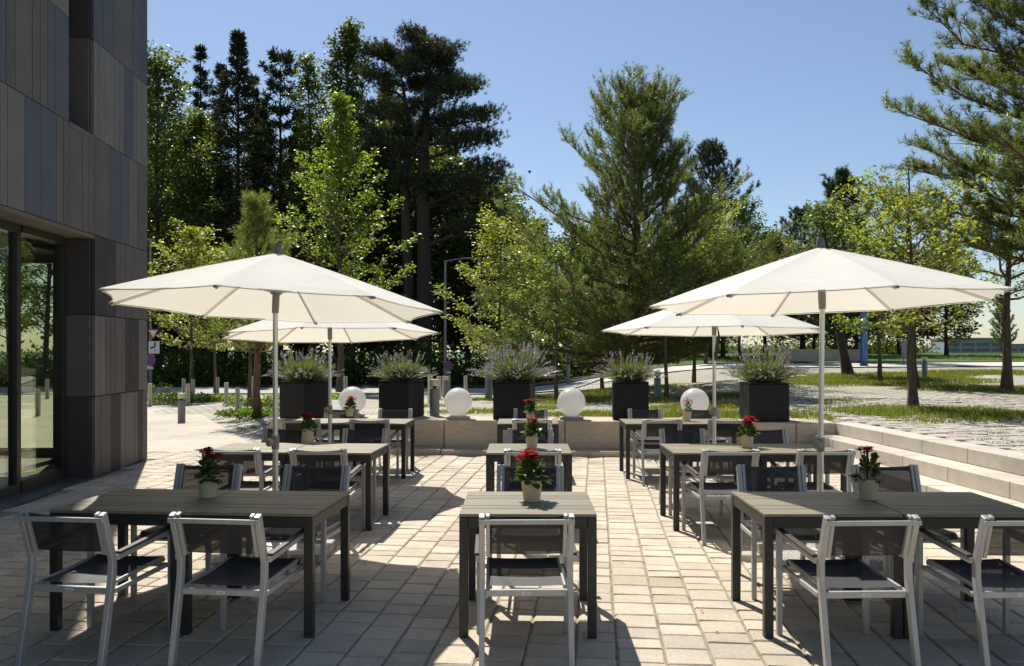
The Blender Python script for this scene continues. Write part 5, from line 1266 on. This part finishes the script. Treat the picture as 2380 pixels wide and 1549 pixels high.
# tufts in the joints of the near plaza paving
for k in range(170):
    x = rg.uniform(5.6, 13); y = rg.uniform(7.5, 17)
    if x < step_x(y) + .45: continue
    G.append(blades(x, y, rg.uniform(.05, .35), rg.uniform(.02, .10), int(rg.uniform(15, 80)), rg, .055, zplaza))
tag(link('grass', np_mesh('grass', np.concatenate(G), 3), lm_grass), 'grass patches growing between the plaza stones', kind='stuff')
G = []
for k in range(60):
    px = rg.uniform(1500, 2420); d = rg.uniform(42, 55); p = plan(px, d); G.append(blades(p.x, p.y, 1.6, 1.2, 500, rg, .12, lambda x, y: gz(x, y) + .05))
tag(link('lawn_grass', np_mesh('lawn_grass', np.concatenate(G), 3), lm_fresh), 'longer grass on the lawn', kind='stuff')

n = 90; lx = rg.uniform(-4.5, 4.0, n); ly = rg.uniform(4.2, 13.2, n)
FL = leaf_quads(np.stack([lx, ly, np.full(n, .006)], 1), np.stack([rg.normal(size=n), rg.normal(size=n), np.full(n, .05)], 1), np.tile([[0, 0, 1.0]], (n, 1)) + rg.normal(0, .2, (n, 3)), rg.uniform(.018, .04, n), rg.uniform(.010, .022, n))
tag(link('fallen_leaves', np_mesh('fallen_leaves', FL, 4), mat('dry_leaf', (.16, .10, .04), rough=.8, rnd=.4)), 'dry leaves scattered over the terrace paving', kind='stuff')
# ------------------------------------------------------------------ far town on the right
def far_block(px, d, w, h, z0, label, floors):
    p = plan(px, d); o = empty('office_block', (p.x, p.y, z0), R(-8), label=label, cat='building', group='far office blocks')
    MB().bx(-w / 2, w / 2, 0, 14, -6, h).build('wall', mat('far_wall', (0.30, 0.31, 0.34), rough=.8, var=.05), o)
    MB().bx(-w / 2 - .3, w / 2 + .3, -.3, 14.3, h + .01, h + .5).build('roof_edge', m_postgrey, o)
    for f in range(floors):
        z = 1.2 + f * (h - 1.5) / floors; n = int(w / 4)
        for k in range(n):
            x = -w / 2 + (k + .5) * w / n
            MB().bx(x - w / n * .40, x + w / n * .40, -.12, -.02, z, z + (h - 1.5) / floors * .55).build('window', mat('far_glass', (0.06, 0.08, 0.12), rough=.15), o)
far_block(2268, 260, 17, 6.5, -1.5, 'bluish far office block seen under the right tree', 3)
far_block(2350, 300, 15, 5.0, -1.5, 'lower far block at the right edge behind the trunk', 2)
far_block(2215, 320, 14, 4.0, -1.5, 'distant pale block left of the bluish office block', 2)
